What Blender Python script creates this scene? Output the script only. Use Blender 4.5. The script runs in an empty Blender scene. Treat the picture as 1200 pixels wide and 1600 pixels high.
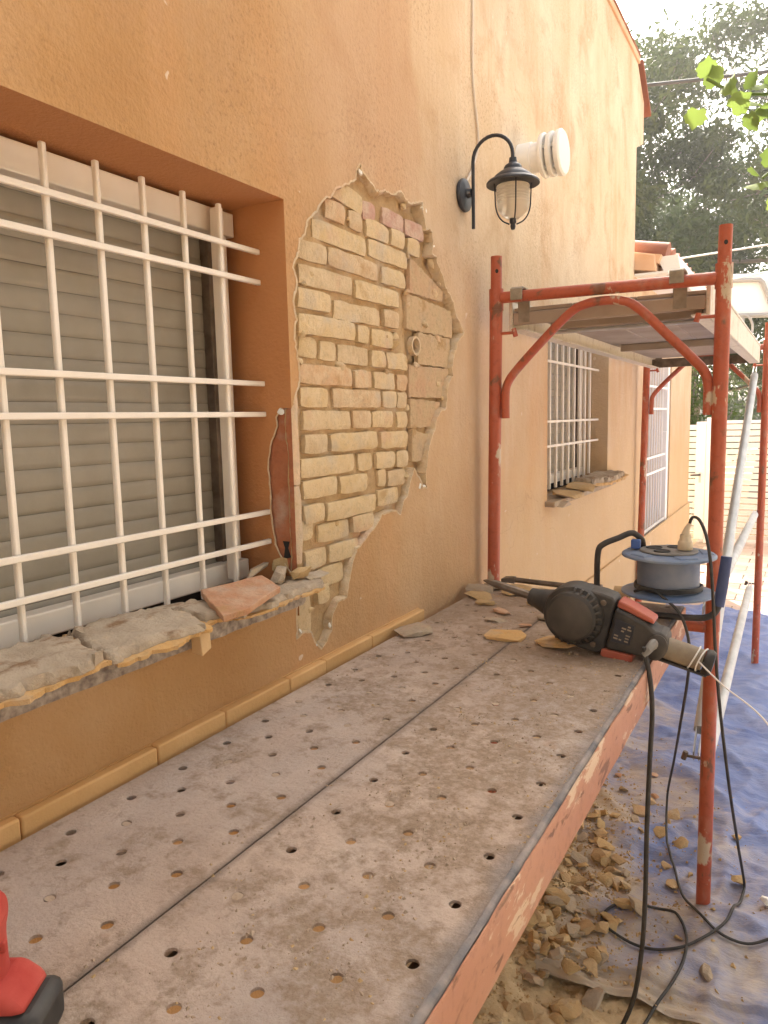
import bpy, bmesh, math, random
from mathutils import Vector, Matrix, Euler, noise
from mathutils.geometry import delaunay_2d_cdt
R = math.radians
rng = random.Random(7)
scene = bpy.context.scene
C = scene.collection

# ------------------------------------------------------------------ camera, sky, sun, exposure
cam_d = bpy.data.cameras.new('camera')
cam_d.sensor_fit = 'VERTICAL'; cam_d.sensor_height = 36.0
cam_d.lens = 36.0 * 1150.65 / 1600.0
cam_d.clip_start = 0.02; cam_d.clip_end = 3000
cam = bpy.data.objects.new('camera', cam_d); C.objects.link(cam)
def _cam():
    yaw, pit, roll = 0.52095, 0.124497, -0.0229325
    cy, sy, cp, sp = math.cos(yaw), math.sin(yaw), math.cos(pit), math.sin(pit)
    F = Vector((-sy*cp, cy*cp, -sp)); Rt = Vector((cy, sy, 0)); U = Rt.cross(F)
    R2 = Rt*math.cos(roll) + U*math.sin(roll); U2 = U*math.cos(roll) - Rt*math.sin(roll)
    m = Matrix((R2, U2, -F)).transposed().to_4x4()
    m.translation = Vector((1.08, 0, 1.78)); return m
cam.matrix_world = _cam(); scene.camera = cam

SUN_DIR = Vector((-0.46, 0.80, 0.92)).normalized()      # towards the sun: behind the house roof, far end of the passage
world = bpy.data.worlds.new('World'); scene.world = world; world.use_nodes = True
nt = world.node_tree; nt.nodes.clear()
sk = nt.nodes.new('ShaderNodeTexSky'); sk.sky_type = 'NISHITA'; sk.sun_disc = False
sk.sun_elevation = math.asin(SUN_DIR.z); sk.sun_rotation = math.atan2(SUN_DIR.x, SUN_DIR.y)
sk.air_density = 1.0; sk.dust_density = 6.0; sk.ozone_density = 0.6; sk.altitude = 50
bg = nt.nodes.new('ShaderNodeBackground'); bg.inputs[1].default_value = 0.15
wo = nt.nodes.new('ShaderNodeOutputWorld')
hz = nt.nodes.new('ShaderNodeHueSaturation'); hz.inputs['Saturation'].default_value = 0.35
tn = nt.nodes.new('ShaderNodeMix'); tn.data_type = 'RGBA'; tn.blend_type = 'MULTIPLY'; tn.inputs[0].default_value = 1.0; tn.inputs[7].default_value = (1.0, 0.955, 0.885, 1)   # thin bright haze over the whole sky
nt.links.new(sk.outputs[0], hz.inputs['Color']); nt.links.new(hz.outputs[0], tn.inputs[6]); nt.links.new(tn.outputs[2], bg.inputs[0]); nt.links.new(bg.outputs[0], wo.inputs[0])
sun_d = bpy.data.lights.new('sun', 'SUN'); sun_d.energy = 4.6; sun_d.angle = R(0.6); sun_d.color = (1, 0.93, 0.82)
sun = bpy.data.objects.new('sun', sun_d); C.objects.link(sun)
sun.rotation_euler = SUN_DIR.to_track_quat('Z', 'Y').to_euler()
vs = scene.view_settings
vs.view_transform = 'Standard'; vs.look = 'None'; vs.gamma = 1.0; vs.use_curve_mapping = False
vs.exposure = 2.15
scene.cycles.max_bounces = 8; scene.cycles.diffuse_bounces = 5; scene.cycles.transparent_max_bounces = 16
scene.cycles.use_denoising = True
try: scene.cycles.denoiser = 'OPENIMAGEDENOISE'
except Exception: pass

# ------------------------------------------------------------------ materials
def new_mat(name):
    m = bpy.data.materials.new(name); m.use_nodes = True
    return m, m.node_tree, m.node_tree.nodes['Principled BSDF']
def N(t, ty, **kw):
    n = t.nodes.new(ty)
    for k, v in kw.items(): setattr(n, k, v)
    return n
def ramp(t, fac, stops):
    r = N(t, 'ShaderNodeValToRGB'); e = r.color_ramp.elements
    while len(e) < len(stops): e.new(0.5)
    for i, (p, c) in enumerate(stops):
        e[i].position = p
        e[i].color = (c, c, c, 1) if isinstance(c, (int, float)) else (*c, 1)
    t.links.new(fac, r.inputs[0]); return r.outputs[0]
def coords(t, scale=(1, 1, 1)):
    g = N(t, 'ShaderNodeNewGeometry'); mp = N(t, 'ShaderNodeMapping'); mp.inputs['Scale'].default_value = scale
    t.links.new(g.outputs['Position'], mp.inputs[0]); return mp.outputs[0]
def ocoords(t, scale=(1, 1, 1)):
    g = N(t, 'ShaderNodeTexCoord'); mp = N(t, 'ShaderNodeMapping'); mp.inputs['Scale'].default_value = scale
    t.links.new(g.outputs['Object'], mp.inputs[0]); return mp.outputs[0]
def nz(t, v, scale, detail=4, rough=0.55, dist=0.0):
    n = N(t, 'ShaderNodeTexNoise'); n.inputs['Scale'].default_value = scale; n.inputs['Detail'].default_value = detail
    n.inputs['Roughness'].default_value = rough; n.inputs['Distortion'].default_value = dist
    t.links.new(v, n.inputs['Vector']); return n.outputs[0]
def mix(t, fac, a, b, mode='MIX'):
    n = N(t, 'ShaderNodeMix', data_type='RGBA', blend_type=mode)
    for sock, v in ((n.inputs[0], fac), (n.inputs[6], a), (n.inputs[7], b)):
        if isinstance(v, (int, float)): sock.default_value = v
        elif isinstance(v, tuple): sock.default_value = (*v, 1)
        else: t.links.new(v, sock)
    return n.outputs[2]
def mth(t, op, a, b=None, clamp=False):
    n = N(t, 'ShaderNodeMath', operation=op, use_clamp=clamp)
    for i, v in enumerate((a, b)):
        if v is None: continue
        if isinstance(v, (int, float)): n.inputs[i].default_value = v
        else: t.links.new(v, n.inputs[i])
    return n.outputs[0]
def bump(t, b, h, dist, strength=1.0, prev=None):
    n = N(t, 'ShaderNodeBump'); n.inputs['Distance'].default_value = dist; n.inputs['Strength'].default_value = strength
    t.links.new(h, n.inputs['Height'])
    if prev is not None: t.links.new(prev, n.inputs['Normal'])
    t.links.new(n.outputs[0], b.inputs['Normal']); return n.outputs[0]
def objrand(t):
    return N(t, 'ShaderNodeObjectInfo').outputs['Random']
def simple(name, c1, c2, scale=8, rough=0.7, metal=0.0, bscale=None, bdist=0.002, detail=5, per_obj=0.0, spec=None):
    m, t, b = new_mat(name); v = coords(t)
    col = ramp(t, nz(t, v, scale, detail), [(0.3, c1), (0.7, c2)])
    if per_obj:
        f = mth(t, 'ADD', mth(t, 'MULTIPLY', objrand(t), 2*per_obj), 1 - per_obj)
        hs = N(t, 'ShaderNodeHueSaturation'); t.links.new(f, hs.inputs['Value']); t.links.new(col, hs.inputs['Color']); col = hs.outputs[0]
    t.links.new(col, b.inputs['Base Color'])
    b.inputs['Roughness'].default_value = rough; b.inputs['Metallic'].default_value = metal
    if spec is not None: b.inputs['Specular IOR Level'].default_value = spec
    if bscale: bump(t, b, nz(t, v, bscale, 6, 0.6), bdist)
    return m
def chipped(name, paint, paint2, under, rough=0.5, amount=0.62, rust=(0.16, 0.07, 0.035), scale=9, stretch=(1, 1, 0.5)):
    m, t, b = new_mat(name); v = coords(t, stretch)
    col = ramp(t, nz(t, v, 3.5, 5), [(0.3, paint), (0.7, paint2)])
    col = mix(t, ramp(t, nz(t, coords(t), 60, 4), [(0.52, 0.0), (0.75, 0.45)]), col, tuple(x*0.55 for x in paint))
    n1 = nz(t, v, scale, 6, 0.65)
    col = mix(t, ramp(t, n1, [(amount, 0.0), (amount+0.03, 1.0)]), col, under)
    n2 = nz(t, v, scale*1.7, 6, 0.6, 0.5)
    col = mix(t, ramp(t, n2, [(0.60, 0.0), (0.66, 0.9)]), col, rust)
    col = mix(t, ramp(t, nz(t, v, 22, 5), [(0.55, 0.0), (0.9, 0.45)]), col, (0.45, 0.36, 0.27))
    t.links.new(col, b.inputs['Base Color']); b.inputs['Roughness'].default_value = rough
    bump(t, b, n1, 0.0015, 0.6); return m

def plaster_mat():
    m, t, b = new_mat('orange_stucco'); v = coords(t)
    g = N(t, 'ShaderNodeNewGeometry'); sp = N(t, 'ShaderNodeSeparateXYZ'); t.links.new(g.outputs['Position'], sp.inputs[0])
    y, z = sp.outputs[1], sp.outputs[2]
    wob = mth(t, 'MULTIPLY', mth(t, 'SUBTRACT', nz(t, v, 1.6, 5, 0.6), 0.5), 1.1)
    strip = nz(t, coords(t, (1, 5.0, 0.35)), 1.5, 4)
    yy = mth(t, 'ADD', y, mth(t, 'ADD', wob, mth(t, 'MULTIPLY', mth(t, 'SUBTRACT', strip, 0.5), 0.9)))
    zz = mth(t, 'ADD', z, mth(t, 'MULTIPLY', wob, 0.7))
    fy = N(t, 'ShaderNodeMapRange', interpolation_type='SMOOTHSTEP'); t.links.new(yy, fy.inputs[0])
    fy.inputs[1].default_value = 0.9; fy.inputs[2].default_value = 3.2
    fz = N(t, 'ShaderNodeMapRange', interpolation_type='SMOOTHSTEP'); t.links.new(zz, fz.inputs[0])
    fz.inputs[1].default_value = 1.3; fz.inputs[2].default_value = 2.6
    fade_and_light = mth(t, 'MULTIPLY', fy.outputs[0], mth(t, 'ADD', mth(t, 'MULTIPLY', fz.outputs[0], 0.62), 0.38))  # paint fading, with the brighter far-end light also put into the colour
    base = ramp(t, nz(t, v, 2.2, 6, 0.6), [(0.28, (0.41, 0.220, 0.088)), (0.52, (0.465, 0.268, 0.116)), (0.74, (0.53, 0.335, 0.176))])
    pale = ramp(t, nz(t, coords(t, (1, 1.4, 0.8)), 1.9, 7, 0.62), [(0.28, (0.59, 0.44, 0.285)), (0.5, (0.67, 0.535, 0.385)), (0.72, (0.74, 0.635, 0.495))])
    col = mix(t, fade_and_light, base, pale)
    # rain streaks and pinkish water stains
    st = ramp(t, nz(t, coords(t, (1, 2.6, 0.3)), 1.3, 5, 0.6, 0.3), [(0.52, 0.0), (0.74, 0.5)])
    col = mix(t, st, col, (0.56, 0.29, 0.13))
    def step(v, a, b):
        n = N(t, 'ShaderNodeMapRange', interpolation_type='SMOOTHSTEP'); t.links.new(v, n.inputs[0]); n.inputs[1].default_value = a; n.inputs[2].default_value = b; return n.outputs[0]
    yw = mth(t, 'ADD', y, mth(t, 'MULTIPLY', mth(t, 'SUBTRACT', nz(t, coords(t, (1, 1, 0.6)), 5, 5, 0.6), 0.5), 0.35))
    zw = mth(t, 'ADD', z, mth(t, 'MULTIPLY', mth(t, 'SUBTRACT', nz(t, v, 3, 4), 0.5), 0.5))
    damp = mth(t, 'MULTIPLY', mth(t, 'MULTIPLY', step(yw, 1.35, 1.75), mth(t, 'SUBTRACT', 1.0, step(yw, 2.10, 2.16))), step(zw, 2.15, 2.7))
    col = mix(t, mth(t, 'MULTIPLY', damp, 0.75), col, (0.53, 0.340, 0.205))
    low = mth(t, 'MULTIPLY', step(yw, 2.5, 3.0), mth(t, 'SUBTRACT', 1.0, step(zw, 1.2, 1.75)))
    col = mix(t, mth(t, 'MULTIPLY', low, 0.5), col, (0.60, 0.43, 0.235))
    drip = mth(t, 'MULTIPLY', ramp(t, nz(t, coords(t, (1, 14, 0.5)), 1.6, 4, 0.6), [(0.56, 0.0), (0.68, 1.0)]), step(zw, 2.3, 3.0))
    col = mix(t, mth(t, 'MULTIPLY', drip, 0.22), col, (0.47, 0.27, 0.14))
    blot = ramp(t, nz(t, v, 3.3, 7, 0.68, 0.4), [(0.50, 0.0), (0.66, 0.55)])
    col = mix(t, mth(t, 'MULTIPLY', blot, step(zw, 1.9, 2.5)), col, (0.47, 0.285, 0.155))
    # hairline cracks
    vr = N(t, 'ShaderNodeTexVoronoi', feature='DISTANCE_TO_EDGE'); vr.inputs['Scale'].default_value = 1.15
    wv = N(t, 'ShaderNodeVectorMath', operation='ADD'); nzv = N(t, 'ShaderNodeTexNoise'); nzv.inputs['Scale'].default_value = 5.0; nzv.inputs['Detail'].default_value = 6
    t.links.new(v, nzv.inputs['Vector']); sc3 = N(t, 'ShaderNodeVectorMath', operation='SCALE'); sc3.inputs['Scale'].default_value = 0.32
    t.links.new(nzv.outputs['Color'], sc3.inputs[0]); t.links.new(v, wv.inputs[0]); t.links.new(sc3.outputs[0], wv.inputs[1]); t.links.new(wv.outputs[0], vr.inputs['Vector'])
    crk = mth(t, 'MULTIPLY', ramp(t, vr.outputs['Distance'], [(0.0, 0.22), (0.003, 0.0)]), ramp(t, nz(t, v, 1.1, 3), [(0.48, 0.0), (0.58, 1.0)]))
    col = mix(t, crk, col, (0.26, 0.14, 0.07))
    # grime caught in the texture, in patches
    patch = ramp(t, nz(t, v, 2.6, 4), [(0.42, 0.15), (0.62, 1.0)])
    speck = mth(t, 'MULTIPLY', ramp(t, nz(t, v, 85, 5, 0.7), [(0.52, 0.0), (0.66, 1.0)]), step(zw, 1.75, 2.3))
    col = mix(t, mth(t, 'MULTIPLY', mth(t, 'MULTIPLY', patch, speck), 0.5), col, (0.23, 0.12, 0.06))
    chip = ramp(t, nz(t, v, 17, 2, 0.4), [(0.755, 0.0), (0.765, 1.0)])
    col = mix(t, mth(t, 'MULTIPLY', chip, 0.6), col, (0.75, 0.66, 0.55))
    t.links.new(col, b.inputs['Base Color']); b.inputs['Roughness'].default_value = 0.88
    b.inputs['Specular IOR Level'].default_value = 0.25
    n0 = bump(t, b, nz(t, v, 1.8, 3), 0.02, 0.35)
    n1 = bump(t, b, nz(t, v, 34, 4, 0.6), 0.008, 0.55, n0)
    bump(t, b, nz(t, v, 120, 3, 0.6), 0.0034, 0.8, n1)
    return m
M = {}
M['plaster'] = plaster_mat()
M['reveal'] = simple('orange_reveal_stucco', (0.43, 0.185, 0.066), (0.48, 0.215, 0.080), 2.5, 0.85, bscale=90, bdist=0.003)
M['ledge'] = simple('pale_yellow_tile', (0.60, 0.34, 0.125), (0.68, 0.41, 0.175), 6, 0.75, bscale=70, bdist=0.0015, per_obj=0.06)
def brick_mat(name, cols, mort):
    m, t, b = new_mat(name); v = coords(t)
    oi = objrand(t)
    a = ramp(t, oi, [(0.0, cols[0]), (0.45, cols[1]), (0.8, cols[2]), (1.0, cols[3])])
    sm = ramp(t, nz(t, v, 22, 6, 0.65), [(0.4, 0.0), (0.66, 0.85)])
    col = mix(t, sm, a, mort)
    col = mix(t, ramp(t, nz(t, v, 70, 4), [(0.5, 0.0), (0.75, 0.4)]), col, tuple(c*0.55 for c in mort))
    col = mix(t, ramp(t, nz(t, v, 9, 5), [(0.55, 0.0), (0.70, 0.6)]), col, (0.48, 0.41, 0.33))
    col = mix(t, ramp(t, nz(t, v, 7, 5, 0.6), [(0.58, 0.0), (0.68, 0.35)]), col, (0.58, 0.33, 0.23))
    col = mix(t, ramp(t, nz(t, v, 13, 6, 0.6), [(0.62, 0.0), (0.72, 0.6)]), col, (0.44, 0.27, 0.12))
    t.links.new(col, b.inputs['Base Color']); b.inputs['Roughness'].default_value = 0.92; b.inputs['Specular IOR Level'].default_value = 0.2
    n0 = bump(t, b, nz(t, v, 40, 6, 0.7), 0.006, 0.7)
    bump(t, b, nz(t, v, 160, 4, 0.7), 0.002, 0.7, n0)
    return m
M['brick'] = brick_mat('yellow_brick', [(0.60, 0.44, 0.24), (0.64, 0.48, 0.28), (0.54, 0.40, 0.245), (0.59, 0.37, 0.21)], (0.65, 0.515, 0.335))
M['pink_brick'] = brick_mat('pink_brick', [(0.50, 0.29, 0.21), (0.54, 0.32, 0.25), (0.5, 0.29, 0.22), (0.52, 0.31, 0.24)], (0.62, 0.48, 0.37))
M['tile_block'] = brick_mat('pale_clay_block', [(0.62, 0.46, 0.30), (0.64, 0.48, 0.32), (0.62, 0.44, 0.29), (0.63, 0.45, 0.31)], (0.62, 0.49, 0.32))
M['terracotta'] = brick_mat('terracotta', [(0.52, 0.27, 0.15), (0.55, 0.30, 0.17), (0.50, 0.25, 0.14), (0.55, 0.3, 0.18)], (0.6, 0.40, 0.27))
M['salmon'] = brick_mat('salmon_clay', [(0.40, 0.145, 0.07)]*4, (0.42, 0.17, 0.085))
M['mortar'] = brick_mat('sandy_mortar', [(0.45, 0.30, 0.155)]*4, (0.53, 0.375, 0.21))
M['gypsum'] = brick_mat('broken_plaster_edge', [(0.60, 0.44, 0.27), (0.60, 0.44, 0.27), (0.62, 0.46, 0.29), (0.6, 0.45, 0.28)], (0.70, 0.58, 0.42))
M['white_gyp'] = simple('white_plaster', (0.78, 0.74, 0.66), (0.86, 0.83, 0.77), 30, 0.9, bscale=80, bdist=0.004)
M['rubble'] = brick_mat('tan_mortar_rubble', [(0.50, 0.33, 0.155), (0.54, 0.36, 0.175), (0.47, 0.31, 0.145), (0.58, 0.41, 0.22)], (0.55, 0.39, 0.20))
M['grey_mortar'] = brick_mat('grey_brown_mortar', [(0.40, 0.31, 0.22), (0.44, 0.35, 0.26), (0.37, 0.29, 0.21), (0.46, 0.37, 0.27)], (0.48, 0.37, 0.25))
def slab_mat():
    m, t, b = new_mat('muddy_grey_mortar'); v = coords(t)
    col = ramp(t, nz(t, v, 12, 8, 0.65), [(0.3, (0.37, 0.285, 0.20)), (0.7, (0.52, 0.425, 0.32))])
    col = mix(t, ramp(t, nz(t, coords(t, (1, 0.5, 1)), 17, 7, 0.65), [(0.54, 0.0), (0.64, 0.9)]), col, (0.25, 0.145, 0.075))
    col = mix(t, ramp(t, nz(t, v, 26, 6, 0.7), [(0.6, 0.0), (0.7, 0.6)]), col, (0.60, 0.46, 0.31))
    t.links.new(col, b.inputs['Base Color']); b.inputs['Roughness'].default_value = 0.93; b.inputs['Specular IOR Level'].default_value = 0.2
    n0 = bump(t, b, nz(t, v, 30, 8, 0.7), 0.01, 0.8); bump(t, b, nz(t, v, 140, 5, 0.7), 0.003, 0.8, n0); return m
M['slab'] = slab_mat()
M['orange_clay'] = brick_mat('orange_clay_edge', [(0.62, 0.36, 0.13), (0.64, 0.38, 0.15), (0.6, 0.35, 0.13), (0.64, 0.38, 0.16)], (0.6, 0.4, 0.2))
M['granite'] = simple('speckled_sill_stone', (0.16, 0.12, 0.10), (0.46, 0.38, 0.30), 60, 0.6, bscale=60, bdist=0.003, detail=3)
M['grille'] = simple('cream_white_paint', (0.75, 0.68, 0.60), (0.82, 0.76, 0.69), 6, 0.42, bscale=40, bdist=0.0006)
M['alu'] = simple('white_aluminium', (0.76, 0.69, 0.60), (0.82, 0.76, 0.68), 9, 0.35, bscale=20, bdist=0.0006)
M['slat'] = simple('grey_beige_slat', (0.255, 0.228, 0.18), (0.305, 0.272, 0.217), 14, 0.5, bscale=30, bdist=0.0005)
M['white'] = simple('white_plastic', (0.80, 0.79, 0.77), (0.85, 0.84, 0.82), 5, 0.4)
M['fence_white'] = simple('white_coated_metal', (0.80, 0.80, 0.80), (0.84, 0.84, 0.84), 3, 0.45)
M['black'] = simple('black_powder_coat', (0.018, 0.02, 0.028), (0.03, 0.032, 0.042), 20, 0.42, bscale=120, bdist=0.0004)
M['rubber'] = simple('black_rubber', (0.022, 0.02, 0.02), (0.05, 0.045, 0.04), 40, 0.6)
M['dusty_black'] = simple('dusty_black_plastic', (0.016, 0.015, 0.015), (0.075, 0.062, 0.05), 14, 0.6, bscale=90, bdist=0.0006)
M['dusty_disc'] = simple('dusty_dark_metal', (0.035, 0.028, 0.022), (0.085, 0.068, 0.052), 12, 0.6, bscale=60, bdist=0.0006)
M['tool_red'] = simple('orange_red_plastic', (0.36, 0.055, 0.028), (0.42, 0.115, 0.065), 18, 0.5)
M['drill_red'] = simple('bright_red_plastic', (0.36, 0.036, 0.026), (0.45, 0.075, 0.055), 20, 0.9, bscale=60, bdist=0.001)
M['tan_rubber'] = simple('dusty_tan_grip', (0.21, 0.165, 0.115), (0.33, 0.27, 0.19), 16, 0.7)
M['ivory'] = simple('ivory_plastic', (0.58, 0.47, 0.32), (0.66, 0.55, 0.40), 16, 0.5)
M['steel'] = simple('worn_dark_steel', (0.10, 0.075, 0.055), (0.22, 0.17, 0.13), 25, 0.5, 0.6)
M['galv'] = simple('galvanised_steel', (0.42, 0.43, 0.43), (0.56, 0.57, 0.56), 12, 0.5, 0.25, bscale=30, bdist=0.001)
M['clamp'] = simple('weathered_clamp_steel', (0.22, 0.18, 0.13), (0.34, 0.29, 0.22), 30, 0.65, 0.2, bscale=80, bdist=0.002)
M['reel_blue'] = simple('dusty_blue_plastic', (0.11, 0.18, 0.33), (0.29, 0.33, 0.39), 7, 0.55, bscale=40, bdist=0.0008)
M['reel_drum'] = simple('dusty_grey_blue_cloth', (0.13, 0.165, 0.24), (0.26, 0.28, 0.33), 9, 0.7)
M['grip_blue'] = simple('navy_foam_grip', (0.035, 0.055, 0.15), (0.07, 0.09, 0.19), 14, 0.7)
M['clip_blue'] = simple('blue_clip', (0.04, 0.10, 0.33), (0.07, 0.14, 0.36), 14, 0.5)
M['socket_grey'] = simple('grey_socket_plastic', (0.15, 0.14, 0.13), (0.27, 0.25, 0.22), 20, 0.6)
M['wood'] = simple('pale_wood', (0.56, 0.37, 0.18), (0.66, 0.46, 0.25), 12, 0.8, bscale=60, bdist=0.002)
M['roof_tile'] = simple('red_brown_roof_tile', (0.22, 0.08, 0.05), (0.33, 0.14, 0.085), 6, 0.8, bscale=40, bdist=0.003)
M['pale_tile'] = simple('pale_terracotta', (0.66, 0.38, 0.22), (0.74, 0.50, 0.34), 6, 0.85, bscale=40, bdist=0.003)
M['frame_red'] = chipped('chipped_orange_red_paint', (0.37, 0.072, 0.030), (0.45, 0.105, 0.047), (0.52, 0.41, 0.29), amount=0.595)
M['board_red'] = chipped('worn_salmon_paint', (0.39, 0.175, 0.10), (0.49, 0.265, 0.165), (0.56, 0.41, 0.28), amount=0.545, scale=14, stretch=(1, 0.35, 1), rough=0.75)
M['cream_rail'] = chipped('cream_rail_paint', (0.60, 0.54, 0.42), (0.68, 0.62, 0.50), (0.52, 0.42, 0.28), amount=0.62, rust=(0.42, 0.33, 0.22))
M['ply'] = simple('dirty_deck_board', (0.31, 0.245, 0.18), (0.42, 0.345, 0.27), 5, 0.85, bscale=30, bdist=0.002)
M['bark'] = simple('grey_bark', (0.12, 0.105, 0.09), (0.24, 0.215, 0.19), 5, 0.95, bscale=9, bdist=0.05)
M['cable_white'] = simple('off_white_cable', (0.62, 0.53, 0.44), (0.70, 0.62, 0.54), 9, 0.5)
M['string'] = simple('white_string', (0.75, 0.72, 0.68), (0.82, 0.8, 0.77), 30, 0.8)
M['wire'] = simple('dark_wire', (0.03, 0.035, 0.04), (0.05, 0.055, 0.06), 5, 0.6)
M['grey_frame'] = simple('grey_tube_paint', (0.30, 0.29, 0.28), (0.36, 0.35, 0.34), 5, 0.5)
M['paver'] = simple('pinkish_paver', (0.50, 0.37, 0.29), (0.62, 0.49, 0.41), 5, 0.85, bscale=40, bdist=0.003, per_obj=0.12)
M['joint'] = simple('sandy_joint', (0.36, 0.27, 0.19), (0.48, 0.37, 0.27), 9, 0.95, bscale=30, bdist=0.01)
M['dirt'] = simple('tan_dirt', (0.48, 0.345, 0.19), (0.62, 0.465, 0.275), 16, 0.95, bscale=30, bdist=0.012, detail=8)
M['gap_shade'] = simple('gap_shade_black', (0.012, 0.011, 0.010), (0.02, 0.018, 0.016), 5, 0.9)  # near-black that paints the shade inside gaps and holes
M['cloth'] = simple('beige_curtain', (0.50, 0.39, 0.32), (0.58, 0.47, 0.40), 5, 0.9)
M['deck_crumb'] = simple('dusty_crumb', (0.33, 0.245, 0.17), (0.47, 0.36, 0.265), 30, 0.95)
M['cream_wall'] = simple('cream_render', (0.70, 0.60, 0.46), (0.78, 0.68, 0.54), 2, 0.9, bscale=50, bdist=0.004)
def deck_mat():
    m, t, b = new_mat('dusty_steel_deck'); v = coords(t)
    g = N(t, 'ShaderNodeNewGeometry'); sp = N(t, 'ShaderNodeSeparateXYZ'); t.links.new(g.outputs['Position'], sp.inputs[0])
    col = ramp(t, nz(t, v, 5, 8, 0.65), [(0.32, (0.46, 0.35, 0.28)), (0.55, (0.54, 0.42, 0.34)), (0.72, (0.62, 0.505, 0.415))])
    grey = ramp(t, nz(t, coords(t, (1, 0.5, 1)), 3.2, 5), [(0.45, 0.0), (0.65, 0.65)])
    col = mix(t, grey, col, (0.40, 0.345, 0.315))
    # mud and mortar crumbs, denser to the far end and along the outer half
    far = N(t, 'ShaderNodeMapRange'); t.links.new(sp.outputs[1], far.inputs[0]); far.inputs[1].default_value = 0.5; far.inputs[2].default_value = 2.4
    far.inputs[3].default_value = 0.02; far.inputs[4].default_value = 0.10
    out = N(t, 'ShaderNodeMapRange'); t.links.new(sp.outputs[0], out.inputs[0]); out.inputs[1].default_value = 0.30; out.inputs[2].default_value = 0.60
    out.inputs[3].default_value = 0.0; out.inputs[4].default_value = 0.06
    n1 = mth(t, 'ADD', mth(t, 'ADD', mth(t, 'ADD', mth(t, 'MULTIPLY', nz(t, v, 11, 6, 0.65), 0.55), mth(t, 'MULTIPLY', nz(t, v, 38, 9, 0.74), 0.45)), far.outputs[0]), out.outputs[0])
    mud = mth(t, 'MULTIPLY', ramp(t, n1, [(0.535, 0.0), (0.625, 0.9)]), ramp(t, nz(t, v, 80, 6, 0.7), [(0.34, 0.25), (0.56, 1.0)]))
    col = mix(t, mud, col, (0.27, 0.19, 0.125))
    pale_spots = ramp(t, nz(t, v, 11, 9, 0.7), [(0.6, 0.0), (0.74, 0.5)])  # random paler patches
    col = mix(t, pale_spots, col, (0.62, 0.53, 0.45))
    dr = N(t, 'ShaderNodeMapRange', interpolation_type='SMOOTHSTEP'); t.links.new(mth(t, 'ADD', sp.outputs[1], mth(t, 'MULTIPLY', mth(t, 'SUBTRACT', nz(t, v, 4, 6, 0.65), 0.5), 1.6)), dr.inputs[0])
    dr.inputs[1].default_value = 1.45; dr.inputs[2].default_value = 2.1; dr.inputs[4].default_value = 0.45
    col = mix(t, dr.outputs[0], col, (0.34, 0.235, 0.15))
    gr = ramp(t, nz(t, v, 150, 5, 0.7), [(0.42, 0.0), (0.62, 0.22)])
    col = mix(t, gr, col, (0.33, 0.245, 0.185))
    jx = mth(t, 'ABSOLUTE', mth(t, 'SUBTRACT', mth(t, 'ADD', sp.outputs[0], mth(t, 'MULTIPLY', mth(t, 'SUBTRACT', nz(t, v, 16, 4), 0.5), 0.02)), 0.3745))
    jr = N(t, 'ShaderNodeMapRange'); t.links.new(jx, jr.inputs[0]); jr.inputs[1].default_value = 0.0; jr.inputs[2].default_value = 0.014; jr.inputs[3].default_value = 0.85; jr.inputs[4].default_value = 0.0
    col = mix(t, jr.outputs[0], col, (0.20, 0.155, 0.125))
    ex = N(t, 'ShaderNodeMapRange'); t.links.new(mth(t, 'ADD', sp.outputs[0], mth(t, 'MULTIPLY', mth(t, 'SUBTRACT', nz(t, v, 12, 5), 0.5), 0.05)), ex.inputs[0]); ex.inputs[1].default_value = 0.715; ex.inputs[2].default_value = 0.742; ex.inputs[4].default_value = 0.7
    col = mix(t, ex.outputs[0], col, (0.22, 0.20, 0.195))
    rust = ramp(t, nz(t, v, 7, 5), [(0.68, 0.0), (0.76, 0.5)])
    col = mix(t, rust, col, (0.40, 0.22, 0.11))
    t.links.new(col, b.inputs['Base Color']); b.inputs['Roughness'].default_value = 0.82; b.inputs['Specular IOR Level'].default_value = 0.25
    n0 = bump(t, b, n1, 0.012, 0.85)
    bump(t, b, nz(t, v, 70, 7, 0.75), 0.005, 0.9, n0)
    return m
M['deck'] = deck_mat()
M['rim'] = simple('scuffed_grey_steel_rim', (0.085, 0.085, 0.095), (0.27, 0.225, 0.20), 22, 0.7, 0.1, bscale=50, bdist=0.003)
def tarp_mat():
    m, t, b = new_mat('dusty_blue_tarp'); v = coords(t)
    g = N(t, 'ShaderNodeNewGeometry'); sp = N(t, 'ShaderNodeSeparateXYZ'); t.links.new(g.outputs['Position'], sp.inputs[0])
    blue = ramp(t, nz(t, v, 3, 4), [(0.3, (0.075, 0.13, 0.36)), (0.7, (0.14, 0.215, 0.47))])
    dx = mth(t, 'MULTIPLY', mth(t, 'SUBTRACT', sp.outputs[0], 0.2), 0.36)
    ny = N(t, 'ShaderNodeMapRange'); t.links.new(sp.outputs[1], ny.inputs[0]); ny.inputs[1].default_value = 2.0; ny.inputs[2].default_value = 5.2
    ny.inputs[3].default_value = 0.43; ny.inputs[4].default_value = 0.02
    d = mth(t, 'SUBTRACT', mth(t, 'ADD', nz(t, v, 2.6, 9, 0.68, 0.4), ny.outputs[0]), dx)
    dust = ramp(t, d, [(0.48, 0.04), (0.58, 0.35), (0.70, 0.85), (0.82, 1.0)])
    col = mix(t, dust, blue, (0.50, 0.385, 0.25))
    film = ramp(t, nz(t, v, 7, 9, 0.72), [(0.40, 0.02), (0.72, 0.36)])
    col = mix(t, film, col, (0.43, 0.42, 0.45))
    t.links.new(col, b.inputs['Base Color']); b.inputs['Roughness'].default_value = 0.62
    bump(t, b, nz(t, coords(t, (1, 2.2, 1)), 9, 6, 0.65), 0.02, 0.6); return m
M['tarp'] = tarp_mat()
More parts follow.
